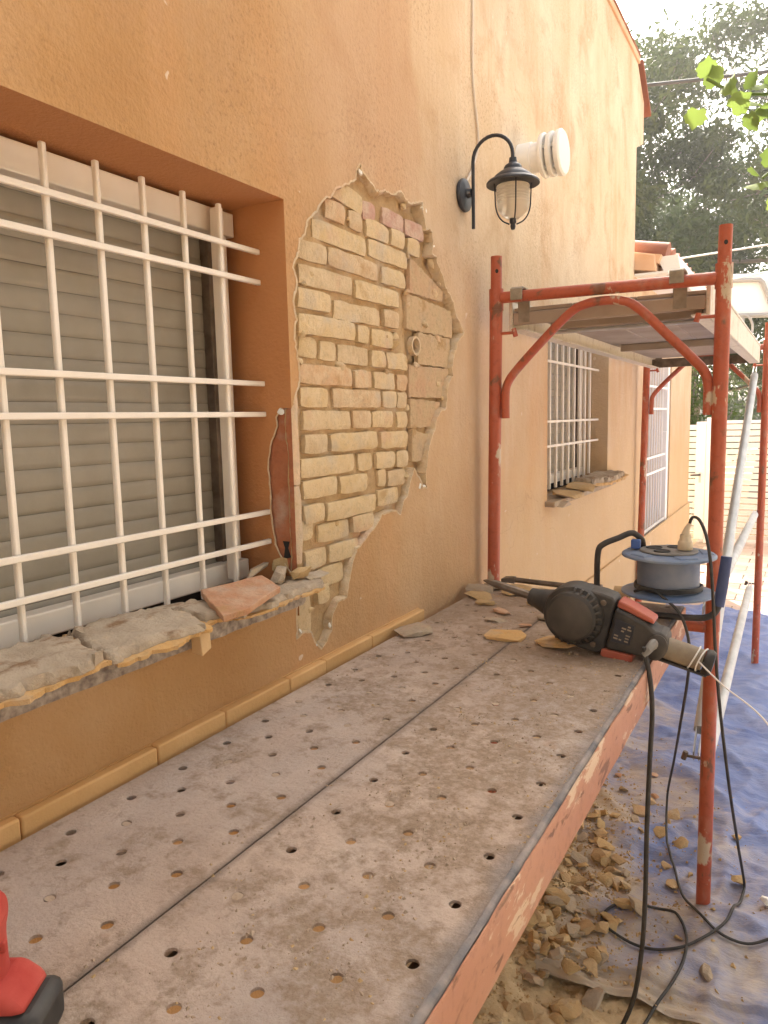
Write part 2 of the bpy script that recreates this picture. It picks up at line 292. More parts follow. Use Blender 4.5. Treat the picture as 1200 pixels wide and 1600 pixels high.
def leaf_mat(name, c1, c2, trans, per=0.25):
    m, t, b = new_mat(name)
    g = coords(t)
    col = ramp(t, nz(t, g, 0.9, 5), [(0.3, c1), (0.7, c2)])
    t.links.new(col, b.inputs['Base Color']); b.inputs['Roughness'].default_value = 0.65; b.inputs['Specular IOR Level'].default_value = 0.2
    tr = N(t, 'ShaderNodeBsdfTranslucent'); t.links.new(col, tr.inputs[0])
    mx = N(t, 'ShaderNodeMixShader'); mx.inputs[0].default_value = trans
    t.links.new(b.outputs[0], mx.inputs[1]); t.links.new(tr.outputs[0], mx.inputs[2])
    t.links.new(mx.outputs[0], t.nodes['Material Output'].inputs[0]); return m
M['needle'] = leaf_mat('pine_needle', (0.033, 0.060, 0.018), (0.085, 0.112, 0.037), 0.2)
M['vine'] = leaf_mat('vine_leaf', (0.11, 0.175, 0.035), (0.24, 0.30, 0.07), 0.45)
M['hedge'] = leaf_mat('hedge_leaf', (0.05, 0.10, 0.025), (0.11, 0.16, 0.04), 0.35)
def glass_mat():
    m, t, b = new_mat('frosted_ribbed_glass')
    b.inputs['Base Color'].default_value = (0.80, 0.74, 0.64, 1); b.inputs['Roughness'].default_value = 0.28
    b.inputs['Transmission Weight'].default_value = 0.65; b.inputs['IOR'].default_value = 1.25; return m
M['lamp_glass'] = glass_mat()

# ------------------------------------------------------------------ mesh helpers
BASE = {}
class MB:
    def __init__(s): s.v = []; s.f = []
    def add(s, vs, fs):
        o = len(s.v); s.v += [Vector(p) for p in vs]; s.f += [tuple(i+o for i in f) for f in fs]; return s
    def box(s, a, b):
        x0, y0, z0 = a; x1, y1, z1 = b
        return s.add([(x0,y0,z0),(x1,y0,z0),(x1,y1,z0),(x0,y1,z0),(x0,y0,z1),(x1,y0,z1),(x1,y1,z1),(x0,y1,z1)],
                     [(0,3,2,1),(4,5,6,7),(0,1,5,4),(1,2,6,5),(2,3,7,6),(3,0,4,7)])
    def hexa(s, p):      # eight corners, bottom ring then top ring
        return s.add(p, [(0,3,2,1),(4,5,6,7),(0,1,5,4),(1,2,6,5),(2,3,7,6),(3,0,4,7)])
    def tube(s, pts, r, n=10, cap=True, squash=None):
        pts = [Vector(p) for p in pts]; k = len(pts)
        rs = r if isinstance(r, (list, tuple)) else [r]*k
        t0 = (pts[1]-pts[0]).normalized()
        ref = Vector((0,0,1)) if abs(t0.z) < 0.9 else Vector((1,0,0))
        nrm = (ref - t0*ref.dot(t0)).normalized(); vs = []
        for i, p in enumerate(pts):
            if i == 0: t = t0
            elif i == k-1: t = (pts[-1]-pts[-2]).normalized()
            else: t = ((pts[i+1]-p).normalized() + (p-pts[i-1]).normalized()).normalized()
            nrm = (nrm - t*nrm.dot(t)).normalized(); bn = t.cross(nrm)
            for j in range(n):
                a = 2*math.pi*j/n; vs.append(p + (nrm*math.cos(a) + bn*math.sin(a))*rs[i])
        fs = [(i*n+j, i*n+(j+1)%n, (i+1)*n+(j+1)%n, (i+1)*n+j) for i in range(k-1) for j in range(n)]
        if cap: fs += [tuple(range(n-1, -1, -1)), tuple(range((k-1)*n, k*n))]
        return s.add(vs, fs)
    def lathe(s, prof, o, axis='Z', n=28, close=True):   # prof: (radius, height) pairs along the axis
        o = Vector(o); vs = []
        ax = {'X': (Vector((0,1,0)), Vector((0,0,1)), Vector((1,0,0))), 'Y': (Vector((0,0,1)), Vector((1,0,0)), Vector((0,1,0))),
              'Z': (Vector((1,0,0)), Vector((0,1,0)), Vector((0,0,1)))}[axis] if isinstance(axis, str) else axis
        for r, h in prof:
            for j in range(n):
                a = 2*math.pi*j/n; vs.append(o + ax[0]*math.cos(a)*r + ax[1]*math.sin(a)*r + ax[2]*h)
        k = len(prof)
        fs = [(i*n+j, i*n+(j+1)%n, (i+1)*n+(j+1)%n, (i+1)*n+j) for i in range(k-1) for j in range(n)]
        if close: fs += [tuple(range(n-1, -1, -1)), tuple(range((k-1)*n, k*n))]
        return s.add(vs, fs)
    def prism(s, poly, fn, h0, h1):     # poly of (u,v); fn(u,v,h)
        n = len(poly)
        return s.add([fn(u, v, h0) for u, v in poly] + [fn(u, v, h1) for u, v in poly],
                     [tuple(range(n-1, -1, -1)), tuple(range(n, 2*n))] + [(i, (i+1)%n, n+(i+1)%n, n+i) for i in range(n)])
    def rock(s, c, size, r, npt=13, rot=None):
        bm = bmesh.new()
        rot = rot or Euler((r.uniform(-.5,.5), r.uniform(-.5,.5), r.uniform(0,6.28))).to_matrix()
        for i in range(npt):
            d = Vector((r.gauss(0,1), r.gauss(0,1), r.gauss(0,1))).normalized() * r.uniform(0.82, 1.0)
            d = Vector([max(-0.72, min(0.72, q)) for q in d])
            bm.verts.new(rot @ Vector((d.x*size[0], d.y*size[1], d.z*size[2])) + Vector(c))
        g = bmesh.ops.convex_hull(bm, input=bm.verts)
        for q in set(g['geom_interior']) | set(g['geom_unused']):
            if isinstance(q, bmesh.types.BMVert) and q.is_valid: bm.verts.remove(q)
        bm.verts.index_update()
        s.add([v.co.copy() for v in bm.verts], [tuple(v.index for v in f.verts) for f in bm.faces]); bm.free(); return s
def obj(name, mb, mat, parent=None, bevel=0, smooth=35, local=False, kind=None, subsurf=0):
    me = bpy.data.meshes.new(name)
    off = Vector((0,0,0)) if local or parent is None else BASE.get(parent.name, Vector((0,0,0)))
    me.from_pydata([tuple(p-off) for p in mb.v], [], mb.f)
    bm = bmesh.new(); bm.from_mesh(me); bmesh.ops.recalc_face_normals(bm, faces=bm.faces); bm.to_mesh(me); bm.free()
    me.materials.append(M[mat] if isinstance(mat, str) else mat)
    if smooth:
        me.polygons.foreach_set('use_smooth', [True]*len(me.polygons))
        me.set_sharp_from_angle(angle=R(smooth))
    o = bpy.data.objects.new(name, me); C.objects.link(o)
    if parent is not None:
        o.parent = parent; BASE[o.name] = off
    if bevel:
        b = o.modifiers.new('bevel', 'BEVEL'); b.width = bevel; b.segments = 2; b.limit_method = 'ANGLE'; b.angle_limit = R(40); b.harden_normals = False
    if kind: o['kind'] = kind
    return o
def thing(name, label, cat, loc=(0,0,0), rot=(0,0,0), group=None):
    o = bpy.data.objects.new(name, None); C.objects.link(o); o.empty_display_size = 0.1
    o.location = loc; o.rotation_euler = rot; BASE[o.name] = Vector(loc)
    o['label'] = label; o['category'] = cat
    if group: o['group'] = group
    return o
def tag(o, label, cat, group=None):
    o['label'] = label; o['category'] = cat
    if group: o['group'] = group
    return o
def in_poly(x, y, P):
    c = False; n = len(P); j = n-1
    for i in range(n):
        xi, yi = P[i]; xj, yj = P[j]
        if (yi > y) != (yj > y) and x < (xj-xi)*(y-yi)/(yj-yi)+xi: c = not c
        j = i
    return c
def rough_line(P, step, amp, seed, closed=True):
    out = []; n = len(P)
    for i in range(n if closed else n-1):
        a = Vector(P[i]); b = Vector(P[(i+1) % n]); L = (b-a).length; k = max(1, int(L/step))
        for q in range(k):
            p = a.lerp(b, q/k)
            s = noise.noise_vector(Vector((p.x*17+seed, p.y*17, seed)))*amp*1.3 + noise.noise_vector(Vector((p.x*52+seed, p.y*52, seed)))*amp*0.7 + noise.noise_vector(Vector((p.x*170, p.y*170, seed+9)))*amp*0.55
            out.append((p.x+s.x, p.y+s.y))
    if not closed: out.append(tuple(P[-1]))
    return out
def sheet(outer, holes, fn):
    vs, es = [], []
    for P in [outer]+holes:
        o = len(vs); vs += [Vector(p) for p in P]; es += [(o+i, o+(i+1) % len(P)) for i in range(len(P))]
    v, e, f, *_ = delaunay_2d_cdt(vs, es, [], 0, 1e-6)
    mb = MB(); keep = []
    for t in f:
        cx = sum(v[i].x for i in t)/len(t); cy = sum(v[i].y for i in t)/len(t)
        if in_poly(cx, cy, outer) and not any(in_poly(cx, cy, h) for h in holes): keep.append(tuple(t))
    mb.add([fn(p.x, p.y) for p in v], keep); return mb
def spline(pts, n=8):
    P = [Vector(p) for p in pts]; out = []
    for i in range(len(P)-1):
        a, b, c, d = P[max(i-1,0)], P[i], P[i+1], P[min(i+2, len(P)-1)]
        for k in range(n):
            t = k/n
            out.append(0.5*((2*b)+(c-a)*t+(2*a-5*b+4*c-d)*t*t+(3*b-3*c+d-a)*t**3))
    out.append(P[-1]); return out

# ------------------------------------------------------------------ ground
def structure(name, mb, mat, **k):
    o = obj(name, mb, mat, kind='structure', **k); return o
g = MB(); g.add([(-48,-48,-0.03),(48,-48,-0.03),(48,48,-0.03),(-48,48,-0.03)], [(0,1,2,3)])
structure('ground', g, 'dirt', smooth=0)
pv = structure('pavement', MB().box((-0.2,-4,-0.029),(6,11.6,-0.016)), 'joint', smooth=0)
def paver_mesh():
    mb = MB().box((0.004,0.004,0),(0.396,0.246,0.016)); return mb
pm = None
for i in range(5):
    for j in range(18):
        x = -0.05 + 0.4*i + (0.2 if j % 2 else 0); y = 6.85 + 0.25*j
        if x > 1.9: continue
        if pm is None:
            p = obj('paver', paver_mesh(), 'paver', pv, bevel=0.003); pm = p
        else:
            p = pm.copy(); C.objects.link(p); p.parent = pv
        p.location = (x + rng.uniform(-.002,.002), y, -0.016 + rng.uniform(-0.001, 0.002)); p.rotation_euler = (rng.uniform(-.004,.004), rng.uniform(-.004,.004), 0)

# ------------------------------------------------------------------ the house
house = thing('house', 'ochre stuccoed house wall with barred windows and a hole showing bricks', 'house', (0,0,0))
Y1, Y2 = 0.21, 1.446            # first window
Z1, Z2 = 1.342, 2.295
OUT = [(1.672,2.372),(1.768,2.425),(1.795,2.464),(1.819,2.443),(1.865,2.427),(1.880,2.413),(1.924,2.429),(1.981,2.435),(2.030,2.458),(2.042,2.452),(2.078,2.436),(2.123,2.438),(2.170,2.463),(2.169,2.431),(2.194,2.378),(2.236,2.380),(2.242,2.352),(2.234,2.308),(2.269,2.305),(2.290,2.275),(2.349,2.215),(2.388,2.182),(2.435,2.122),(2.484,2.080),(2.433,2.049),(2.399,1.994),(2.373,1.953),(2.381,1.927),(2.373,1.922),(2.340,1.875),(2.330,1.820),(2.283,1.804),(2.245,1.772),(2.221,1.728),(2.183,1.666),(2.167,1.610),(2.159,1.579),(2.168,1.556),(2.137,1.556),(2.111,1.589),(2.078,1.619),(2.064,1.599),(2.030,1.547),(2.003,1.520),(1.989,1.490),(1.929,1.502),(1.870,1.501),(1.847,1.481),(1.826,1.464),(1.780,1.448),(1.731,1.420),(1.704,1.392),(1.682,1.350),(1.665,1.302),(1.621,1.296),(1.596,1.275),(1.582,1.263),(1.588,1.233),(1.570,1.211),(1.537,1.193),(1.508,1.215),(1.488,1.241),(1.464,1.252),(1.447,1.245),(1.435,1.245),(1.436,1.289),(1.441,1.340),(1.422,1.409),(1.422,1.819),(1.447,1.822),(1.486,1.872),(1.485,1.910),(1.469,1.977),(1.484,2.024),(1.467,2.067),(1.481,2.105),(1.472,2.139),(1.493,2.174),(1.507,2.212),(1.528,2.229),(1.534,2.260),(1.577,2.299),(1.586,2.310),(1.626,2.340),(1.639,2.342)]
HOLE = rough_line(OUT, 0.0075, 0.0075, 3.1)
W1 = [(Y1,Z1),(Y2,Z1),(Y2,Z2),(Y1,Z2)]
W2 = [(3.474,1.36),(4.716,1.36),(4.716,2.295),(3.474,2.295)]
DR = [(5.98,0.05),(7.16,0.05),(7.16,2.22),(5.98,2.22)]
outer = [(-5,-0.03),(8.46,-0.03),(8.46,2.74),(5.43,2.74),(5.43,4.1),(-5,4.1)]
wall = obj('wall', sheet(outer, [W1, W2, DR, HOLE], lambda y, z: (0, y, z)), 'plaster', house, smooth=0)
# body of the house behind the front skin
hb = MB().box((-7,-5,-0.03),(-0.36,5.43,4.1)); hb.box((-7,5.432,-0.03),(-0.36,8.46,2.74))
hb.add([(-0.36,5.43,2.74),(0,5.43,2.74),(0,5.43,4.1),(-0.36,5.43,4.1)], [(0,1,2,3)])
hb.add([(-0.36,8.46,-0.03),(0,8.46,-0.03),(0,8.46,2.74),(-0.36,8.46,2.74)], [(0,1,2,3)])
hb.add([(-0.36,-5,-0.03),(0,-5,-0.03),(0,-5,4.1),(-0.36,-5,4.1)], [(0,1,2,3)])
obj('wall_core', hb, 'plaster', house, smooth=0)
# plaster rim of the hole
rim = MB(); n = len(HOLE); cyv = sum(p[0] for p in HOLE)/n; czv = sum(p[1] for p in HOLE)/n
ring = [[], [], [], []]
for i, (y, z) in enumerate(HOLE):
    a = Vector(HOLE[i-1]); b = Vector(HOLE[(i+1) % n]); t = (b-a).normalized(); nr = Vector((-t.y, t.x))
    if not in_poly(y+nr.x*0.004, z+nr.y*0.004, HOLE): nr = -nr
    w = 0.002 + 0.011*max(0, noise.noise(Vector((y*14, z*14, 2.0)))+0.25) + 0.003*noise.noise(Vector((y*70, z*70, 4)))
    ring[0].append((0.0008, y-nr.x*0.003, z-nr.y*0.003)); ring[1].append((0.002+0.002*noise.noise(Vector((y*50,z*50,1))), y+nr.x*0.002, z+nr.y*0.002))
    ring[2].append((-0.008+0.003*noise.noise(Vector((y*40,z*40,7))), y+nr.x*w, z+nr.y*w)); ring[3].append((-0.06, y+nr.x*(w*0.7+0.003), z+nr.y*(w*0.7+0.003)))
for rr in ring: rim.v += [Vector(p) for p in rr]
for k in range(3):
    rim.f += [(k*n+i, k*n+(i+1) % n, (k+1)*n+(i+1) % n, (k+1)*n+i) for i in range(n) if not (HOLE[i][0] < Y2+0.003 and 1.40 < HOLE[i][1] < 1.83)]
obj('plaster_edge', rim, 'gypsum', wall, smooth=50)
# mortar bed behind the bricks
mo = MB(); ny, nzv = 110, 130; y0, y1, z0, z1 = 1.447, 2.52, 1.17, 2.50
for j in range(nzv+1):
    for i in range(ny+1):
        y = y0+(y1-y0)*i/ny; z = z0+(z1-z0)*j/nzv
        h = 0.006*noise.fractal(Vector((y*16, z*16, 0.3)), 1.0, 2.0, 5) + 0.003*noise.noise(Vector((y*90, z*90, 4)))
        mo.v.append(Vector((-0.0205+h-0.014*min(1, max(0, (y-2.05)/0.06)), y, z)))
mo.f = [(j*(ny+1)+i, j*(ny+1)+i+1, (j+1)*(ny+1)+i+1, (j+1)*(ny+1)+i) for j in range(nzv) for i in range(ny)]
obj('mortar_bed', mo, 'mortar', wall, smooth=80)
BR = [(1.637,1.730,2.322),(1.748,1.813,2.319),(1.577,1.837,2.260),(1.851,2.085,2.263),(1.838,1.965,2.316),(1.976,2.061,2.317),(2.086,2.165,2.312),(1.671,1.821,2.374),(1.825,1.894,2.360),(1.510,1.641,2.201),(1.648,1.904,2.203),(1.919,2.063,2.200),(1.514,1.759,2.141),(1.772,2.023,2.139),(1.499,1.643,2.082),(1.663,1.909,2.073),(1.925,2.014,2.077),(1.499,1.758,2.021),(1.777,1.834,2.019),(1.855,1.981,2.015),(1.508,1.583,1.965),(1.591,1.667,1.961),(1.676,1.832,1.958),(1.847,1.926,1.955),(1.937,2.065,1.954),(1.932,2.063,2.368),(2.069,2.194,2.365),(1.496,1.741,1.898),(1.750,1.839,1.894),(1.861,1.984,1.894),(2.000,2.063,1.893),(1.500,1.619,1.840),(1.647,1.897,1.841),(1.909,1.992,1.840),(1.998,2.061,1.839),(1.509,1.730,1.782),(1.740,1.839,1.783),(1.850,1.971,1.782),(1.995,2.065,1.779),(1.509,1.613,1.723),(1.627,1.869,1.723),(1.886,2.056,1.720),(1.490,1.743,1.664),(1.764,1.839,1.663),(1.861,1.972,1.661),(1.984,2.054,1.659),(1.495,1.647,1.609),(1.662,1.803,1.606),(1.870,1.916,1.608),(1.927,2.032,1.603),(1.495,1.584,1.546),(1.594,1.849,1.542),(1.862,1.985,1.551),(1.488,1.538,1.505),(1.555,1.704,1.488),(1.720,1.836,1.491),(1.492,1.586,1.428),(1.601,1.746,1.428),(1.527,1.672,1.371),(1.537,1.595,1.329),(1.451,1.508,1.290)]
def brick_mb(y0, y1, z0, z1, xf, xb, seed, tilt=0.0, nu=8, nv=4, rough=1.0):
    mb = MB(); cy, cz = (y0+y1)/2, (z0+z1)/2
    rows = []
    for lay, x in enumerate((xf, xb)):
        row = []
        for j in range(nv+1):
            for i in range(nu+1):
                u, v = i/nu, j/nv; y = y0+(y1-y0)*u; z = z0+(z1-z0)*v
                e = (max(0, abs(u-.5)*2-0.72)/0.28)**2*0.0 ; dx = 0
                if lay == 0:
                    cu = abs(u-.5)*2; cv = abs(v-.5)*2
                    dx = -0.0025*cu**20 - 0.002*cv**12 + rough*(0.0028*noise.noise(Vector((y*26+seed, z*26, seed))) + 0.002*noise.noise(Vector((y*75, z*75, seed))))
                    y2 = y + rough*0.0032*noise.noise(Vector((y*22, z*22, seed+5)))*(1 if cu > .9 else .4) - (u-.5)*0.003*cv**12
                    z2 = z + rough*0.0030*noise.noise(Vector((y*22, z*22, seed+8)))*(1 if cv > .9 else .4) - (v-.5)*0.004*cu**16
                else: y2, z2 = y, z
                if tilt: y2, z2 = cy+(y2-cy)*math.cos(tilt)-(z2-cz)*math.sin(tilt), cz+(y2-cy)*math.sin(tilt)+(z2-cz)*math.cos(tilt)
                row.append((x+dx, y2, z2))
        rows.append(row)
    k = len(rows[0]); w = nu+1
    fs = [(j*w+i, j*w+i+1, (j+1)*w+i+1, (j+1)*w+i) for j in range(nv) for i in range(nu)]
    bd = [i for i in range(w)] + [j*w+nu for j in range(1, nv+1)] + [nv*w+i for i in range(nu-1, -1, -1)] + [j*w for j in range(nv-1, 0, -1)]
    fs += [(bd[i], k+bd[i], k+bd[(i+1) % len(bd)], bd[(i+1) % len(bd)]) for i in range(len(bd))]
    mb.add(rows[0]+rows[1], fs); return mb
for i, (a, b, z) in enumerate(BR):
    h = 0.0245 if i not in (7, 8, 58, 59) else 0.026
    if i == 60: h = 0.055
    xf = -0.0065 + rng.uniform(-0.0045, 0.0035)
    if i in (10, 20, 21, 15, 30): xf -= 0.004
    L = b-a
    o = obj('brick', brick_mb(a+0.001, b-0.001, z-h, z+h, xf, -0.03, i*3.7, tilt=(-0.10 if i == 7 else rng.uniform(-.012, .012)), nu=max(3, int(L/0.025)), rough=(1.7 if i in (10, 15, 20, 24, 30, 34, 53, 59) else 1.0)),
            'pink_brick' if i in (25, 26, 8) else 'brick', wall, smooth=28)
    if i in (25, 26): o['label'] = 'pinkish red brick near the top of the hole'
# hollow clay blocks with ribbed faces
def block_mb(y0, y1, z0, z1, seed, cut=0.0, ribs=True):
    mb = MB(); n = max(8, int((y1-y0)/0.0058)); top = []; bot = []
    for i in range(n+1):
        y = y0+(y1-y0)*i/n
        x = -0.013 - (0.005 if (i % 2 and ribs) else 0) + 0.003*noise.noise(Vector((y*30, seed, 0)))
        zt = z1 - cut*(i/n) + 0.005*noise.noise(Vector((y*40, seed, 3)))-0.002; zb = z0 + 0.004*noise.noise(Vector((y*60, seed, 6)))
        top.append((x, y, zt)); bot.append((x-0.002, y, zb))
    k = n+1
    vs = bot + top + [(-0.03, p[1], p[2]) for p in bot] + [(-0.03, p[1], p[2]) for p in top]
    fs = [(i, i+1, k+i+1, k+i) for i in range(n)] + [(i, i+1, 2*k+i+1, 2*k+i) for i in range(n)] + [(k+i, k+i+1, 3*k+i+1, 3*k+i) for i in range(n)] + [(0, k, 3*k, 2*k), (n, k+n, 3*k+n, 2*k+n)]
    mb.add(vs, fs); return mb
for i, (a, b, c, d, cut) in enumerate([(2.103,2.345,2.174,2.285,0.075),(2.075,2.415,2.060,2.171,0.02),(2.150,2.395,1.955,2.057,0),(2.085,2.375,1.850,1.952,0),(2.092,2.31,1.752,1.847,0.01),(2.096,2.225,1.645,1.749,0.02)]):
    obj('clay_block', block_mb(a, b, c, d, i*5.3, cut), 'tile_block', wall, smooth=25)
# broken round tube of the third block
bt = MB().lathe([(0.030,-0.012),(0.030,0.006),(0.024,0.006),(0.022,-0.012)], (-0.011,2.122,2.01), axis='X', n=18, close=False)
obj('clay_tube', bt, 'tile_block', wall)
# corner of the opening: hollow block seen end on
for k, (za, zb) in enumerate([(1.425,1.62),(1.625,1.86)]):
    cb = brick_mb(1.4535, 1.484, za, zb, -0.007, -0.09, 40+k, nu=3, nv=8)
    obj('corner_block', cb, 'tile_block', wall, smooth=60)
# lumps of mortar left on the bricks
for k in range(20):
    for _ in range(30):
        y, z = rng.uniform(1.47, 2.40), rng.uniform(1.22, 2.44)
        if in_poly(y, z, OUT): break
    s = rng.uniform(0.008, 0.022)
    obj('mortar_lump', MB().rock((-0.013, y, z), (0.011, s*1.3, s*0.8), rng, 16), rng.choice(['brick','rubble','brick']), wall, smooth=50)
for k, (y, z, s) in enumerate([(1.798,2.449,.011),(2.196,2.435,.010),(2.172,2.437,.011),(2.248,2.338,.008),(2.12,1.565,.014),(2.155,1.560,.010),(1.452,1.258,.008),(1.515,1.206,.007),(1.583,1.24,.008)]):
    obj('plaster_flake', MB().rock((-0.003, y, z), (0.006, s*1.3, s*0.8), rng, 20, rot=Euler((rng.uniform(0,6.28), 0, 0)).to_matrix()), 'white_gyp', wall, smooth=30)
for k in range(11):
    y, z = rng.uniform(2.06, 2.36), rng.uniform(1.68, 2.30)
    if not in_poly(y, z, OUT): continue
    s = rng.uniform(0.012, 0.03)
    obj('mortar_smear', MB().rock((-0.019, y, z), (0.011, s*rng.uniform(.7,1.3), s*rng.uniform(.6,1.1)), rng, 26, rot=Matrix.Identity(3)), rng.choice(['brick','tile_block']), wall, smooth=50)
# reveals of the first window
notch = [(0.02,1.812),(-0.030,1.812),(-0.050,1.792),(-0.047,1.772),(-0.065,1.733),(-0.078,1.654),(-0.075,1.558),(-0.063,1.477),(-0.045,1.430),(-0.020,1.407),(0.02,1.405)]
jamb = sheet([(0,1.30),(-0.36,1.30),(-0.36,Z2),(0,Z2)], [rough_line(notch, 0.012, 0.004, 5.5)], lambda x, z: (x, Y2, z))
jb = obj('window_reveal', jamb, 'reveal', house, smooth=0)
obj('clay_face', MB().add([(0.0-0.006,Y2+0.006,1.39),(-0.1,Y2+0.006,1.39),(-0.1,Y2+0.006,1.83),(-0.006,Y2+0.006,1.83)], [(0,1,2,3)]), 'salmon', jb, smooth=0)
ne = MB(); nl = rough_line(notch[1:-1], 0.012, 0.004, 5.5, closed=False)
ne.tube([(x, Y2-0.0005, z) for x, z in nl], [0.0022+0.0016*noise.noise(Vector((z*60,0,1))) for x, z in nl], 6)
obj('plaster_edge', ne, 'gypsum', jb, smooth=60)
obj('plaster_flake', MB().rock((-0.032, Y2-0.001, 1.806), (0.014, 0.003, 0.012), rng, 18, rot=Matrix.Identity(3)), 'white_gyp', jb, smooth=40)
obj('mortar_lump', MB().rock((-0.05, Y2-0.002, 1.425), (0.03, 0.014, 0.03), rng, 18), 'rubble', jb, smooth=40)
obj('keyhole_shade', MB().prism([(-0.046,1.485),(-0.025,1.485),(-0.03,1.468),(-0.022,1.445),(-0.045,1.44),(-0.04,1.468)], lambda x, z, h: (x, Y2+0.0045+h, z), 0, 0.001), 'gap_shade', jb, smooth=0)  # thin black plate standing in for the shade of a gap
lr = MB()
lr.add([(0,Y1,Z2),(-0.36,Y1,Z2),(-0.36,Y2,Z2),(0,Y2,Z2)], [(0,1,2,3)])
lr.add([(0,Y1,Z1),(-0.36,Y1,Z1),(-0.36,Y1,Z2),(0,Y1,Z2)], [(0,1,2,3)])
lr.add([(0,Y1,Z1),(-0.36,Y1,Z1),(-0.36,Y2,Z1),(0,Y2,Z1)], [(0,1,2,3)])
obj('window_lintel', lr, 'reveal', house, smooth=0)
def recess(a, b, z0, z1, d, mat):
    mb = MB()
    for q in ([(0,a,z1),(-d,a,z1),(-d,b,z1),(0,b,z1)], [(0,a,z0),(-d,a,z0),(-d,b,z0),(0,b,z0)], [(0,a,z0),(-d,a,z0),(-d,a,z1),(0,a,z1)], [(0,b,z0),(-d,b,z0),(-d,b,z1),(0,b,z1)]):
        mb.add(q, [(0,1,2,3)])
    return mb
obj('window_reveal', recess(3.474, 4.716, 1.36, 2.295, 0.36, None), 'plaster', house, smooth=0)
obj('door_reveal', recess(5.98, 7.16, 0.05, 2.22, 0.36, None), 'plaster', house, smooth=0)
# window frames, shutters
def window(a, b, z0, z1, slats=True):
    fr = obj('window_frame', MB().box((-0.195,a,z1-0.068),(-0.15,b-0.004,z1-0.012)), 'alu', house, bevel=0.003)
    obj('rail', MB().box((-0.19,a,z0+0.045),(-0.149,b-0.006,z0+0.094)), 'alu', fr, bevel=0.003)
    obj('stile', MB().box((-0.193,b-0.056,z0+0.095),(-0.152,b-0.03,z1-0.069)), 'alu', fr, bevel=0.003)
    obj('stile', MB().box((-0.193,a+0.01,z0+0.095),(-0.152,a+0.05,z1-0.069)), 'alu', fr, bevel=0.003)
    obj('guide_channel', MB().box((-0.21,b-0.075,z0+0.095),(-0.172,b-0.0565,z1-0.069)), 'steel', fr, bevel=0.002)
    obj('gap_shade_strip', MB().box((-0.30,a,z0+0.002),(-0.175,b,z0+0.044)), 'gap_shade', fr, smooth=0)  # black strip painting the shade in the gap under the bottom rail
    sh = obj('roller_shutter', MB().box((-0.30,a,z0),(-0.215,b,z1)), 'gap_shade', house, smooth=0)
    z = z0+0.06; src = None
    prof = [(-0.1990,0.0003),(-0.1981,0.0012),(-0.1975,0.012),(-0.1972,0.0215),(-0.1975,0.031),(-0.1981,0.0417),(-0.1990,0.0426)]
    while z < z1-0.05:
        if src is None:
            mb = MB(); k = len(prof)
            mb.add([(x, a+0.012, h) for x, h in prof]+[(x, b-0.062, h) for x, h in prof], [(i, i+1, k+i+1, k+i) for i in range(k-1)])
            s = src = obj('slat', mb, 'slat', sh, smooth=50)
        else:
            s = src.copy(); C.objects.link(s); s.parent = sh
        s.location = (rng.uniform(-.0008,.0008), 0, z); z += 0.0427
window(Y1, Y2, Z1, Z2)
window(3.474, 4.716, 1.36, 2.295)
# grilles
def grille(a, b, z0, z1, ys, zs, x, bar=0.0059):
    gr = obj('window_grille', MB().box((x+bar+0.001, b-0.0009, zs[0]-0.005),(x+bar+0.009, b+0.004, zs[0]+0.005)), 'grille', house)
    for y in ys: obj('upright_bar', MB().box((x-bar, y-bar, z0),(x+bar-0.001, y+bar, z1)), 'grille', gr, bevel=0.003)
    for z in zs: obj('cross_bar', MB().box((x+bar, a, z-0.0062),(x+bar+0.010, b-0.001, z+0.0062)), 'grille', gr, bevel=0.002)
    return gr
grille(Y1, Y2, 1.385, 2.272, [1.325-0.1112*i for i in range(10)], [2.185, 2.114, 1.874, 1.800, 1.558, 1.484], -0.092)
obj('edge_strip', MB().box((-0.140,1.346,1.40),(-0.115,1.366,2.275)), 'grille', house, bevel=0.003)
grille(3.474, 4.716, 1.40, 2.27, [3.52+0.1148*i for i in range(10)], [2.185, 2.055, 1.752, 1.626], -0.075, 0.008)
dg = obj('door_grille', MB().box((-0.06,5.985,0.06),(-0.02,6.03,2.2)), 'fence_white', house, bevel=0.003)
obj('stile', MB().box((-0.06,7.06,0.06),(-0.012,7.155,2.2)), 'fence_white', dg, bevel=0.003)
for k in range(8): obj('upright_bar', MB().box((-0.048,6.12+0.117*k,0.06),(-0.034,6.134+0.117*k,2.2)), 'fence_white', dg)
for z in (2.0, 1.82, 1.42, 1.29, 0.83, 0.68, 0.2): obj('cross_bar', MB().box((-0.033,6.03,z-0.009),(-0.02,7.06,z+0.009)), 'fence_white', dg)
obj('door_panel', MB().box((-0.3,5.98,0.05),(-0.2,7.16,2.22)), 'cloth', house, smooth=0)
obj('door_lock', MB().box((-0.06,7.02,1.36),(-0.008,7.075,1.62)), 'fence_white', dg, bevel=0.004)
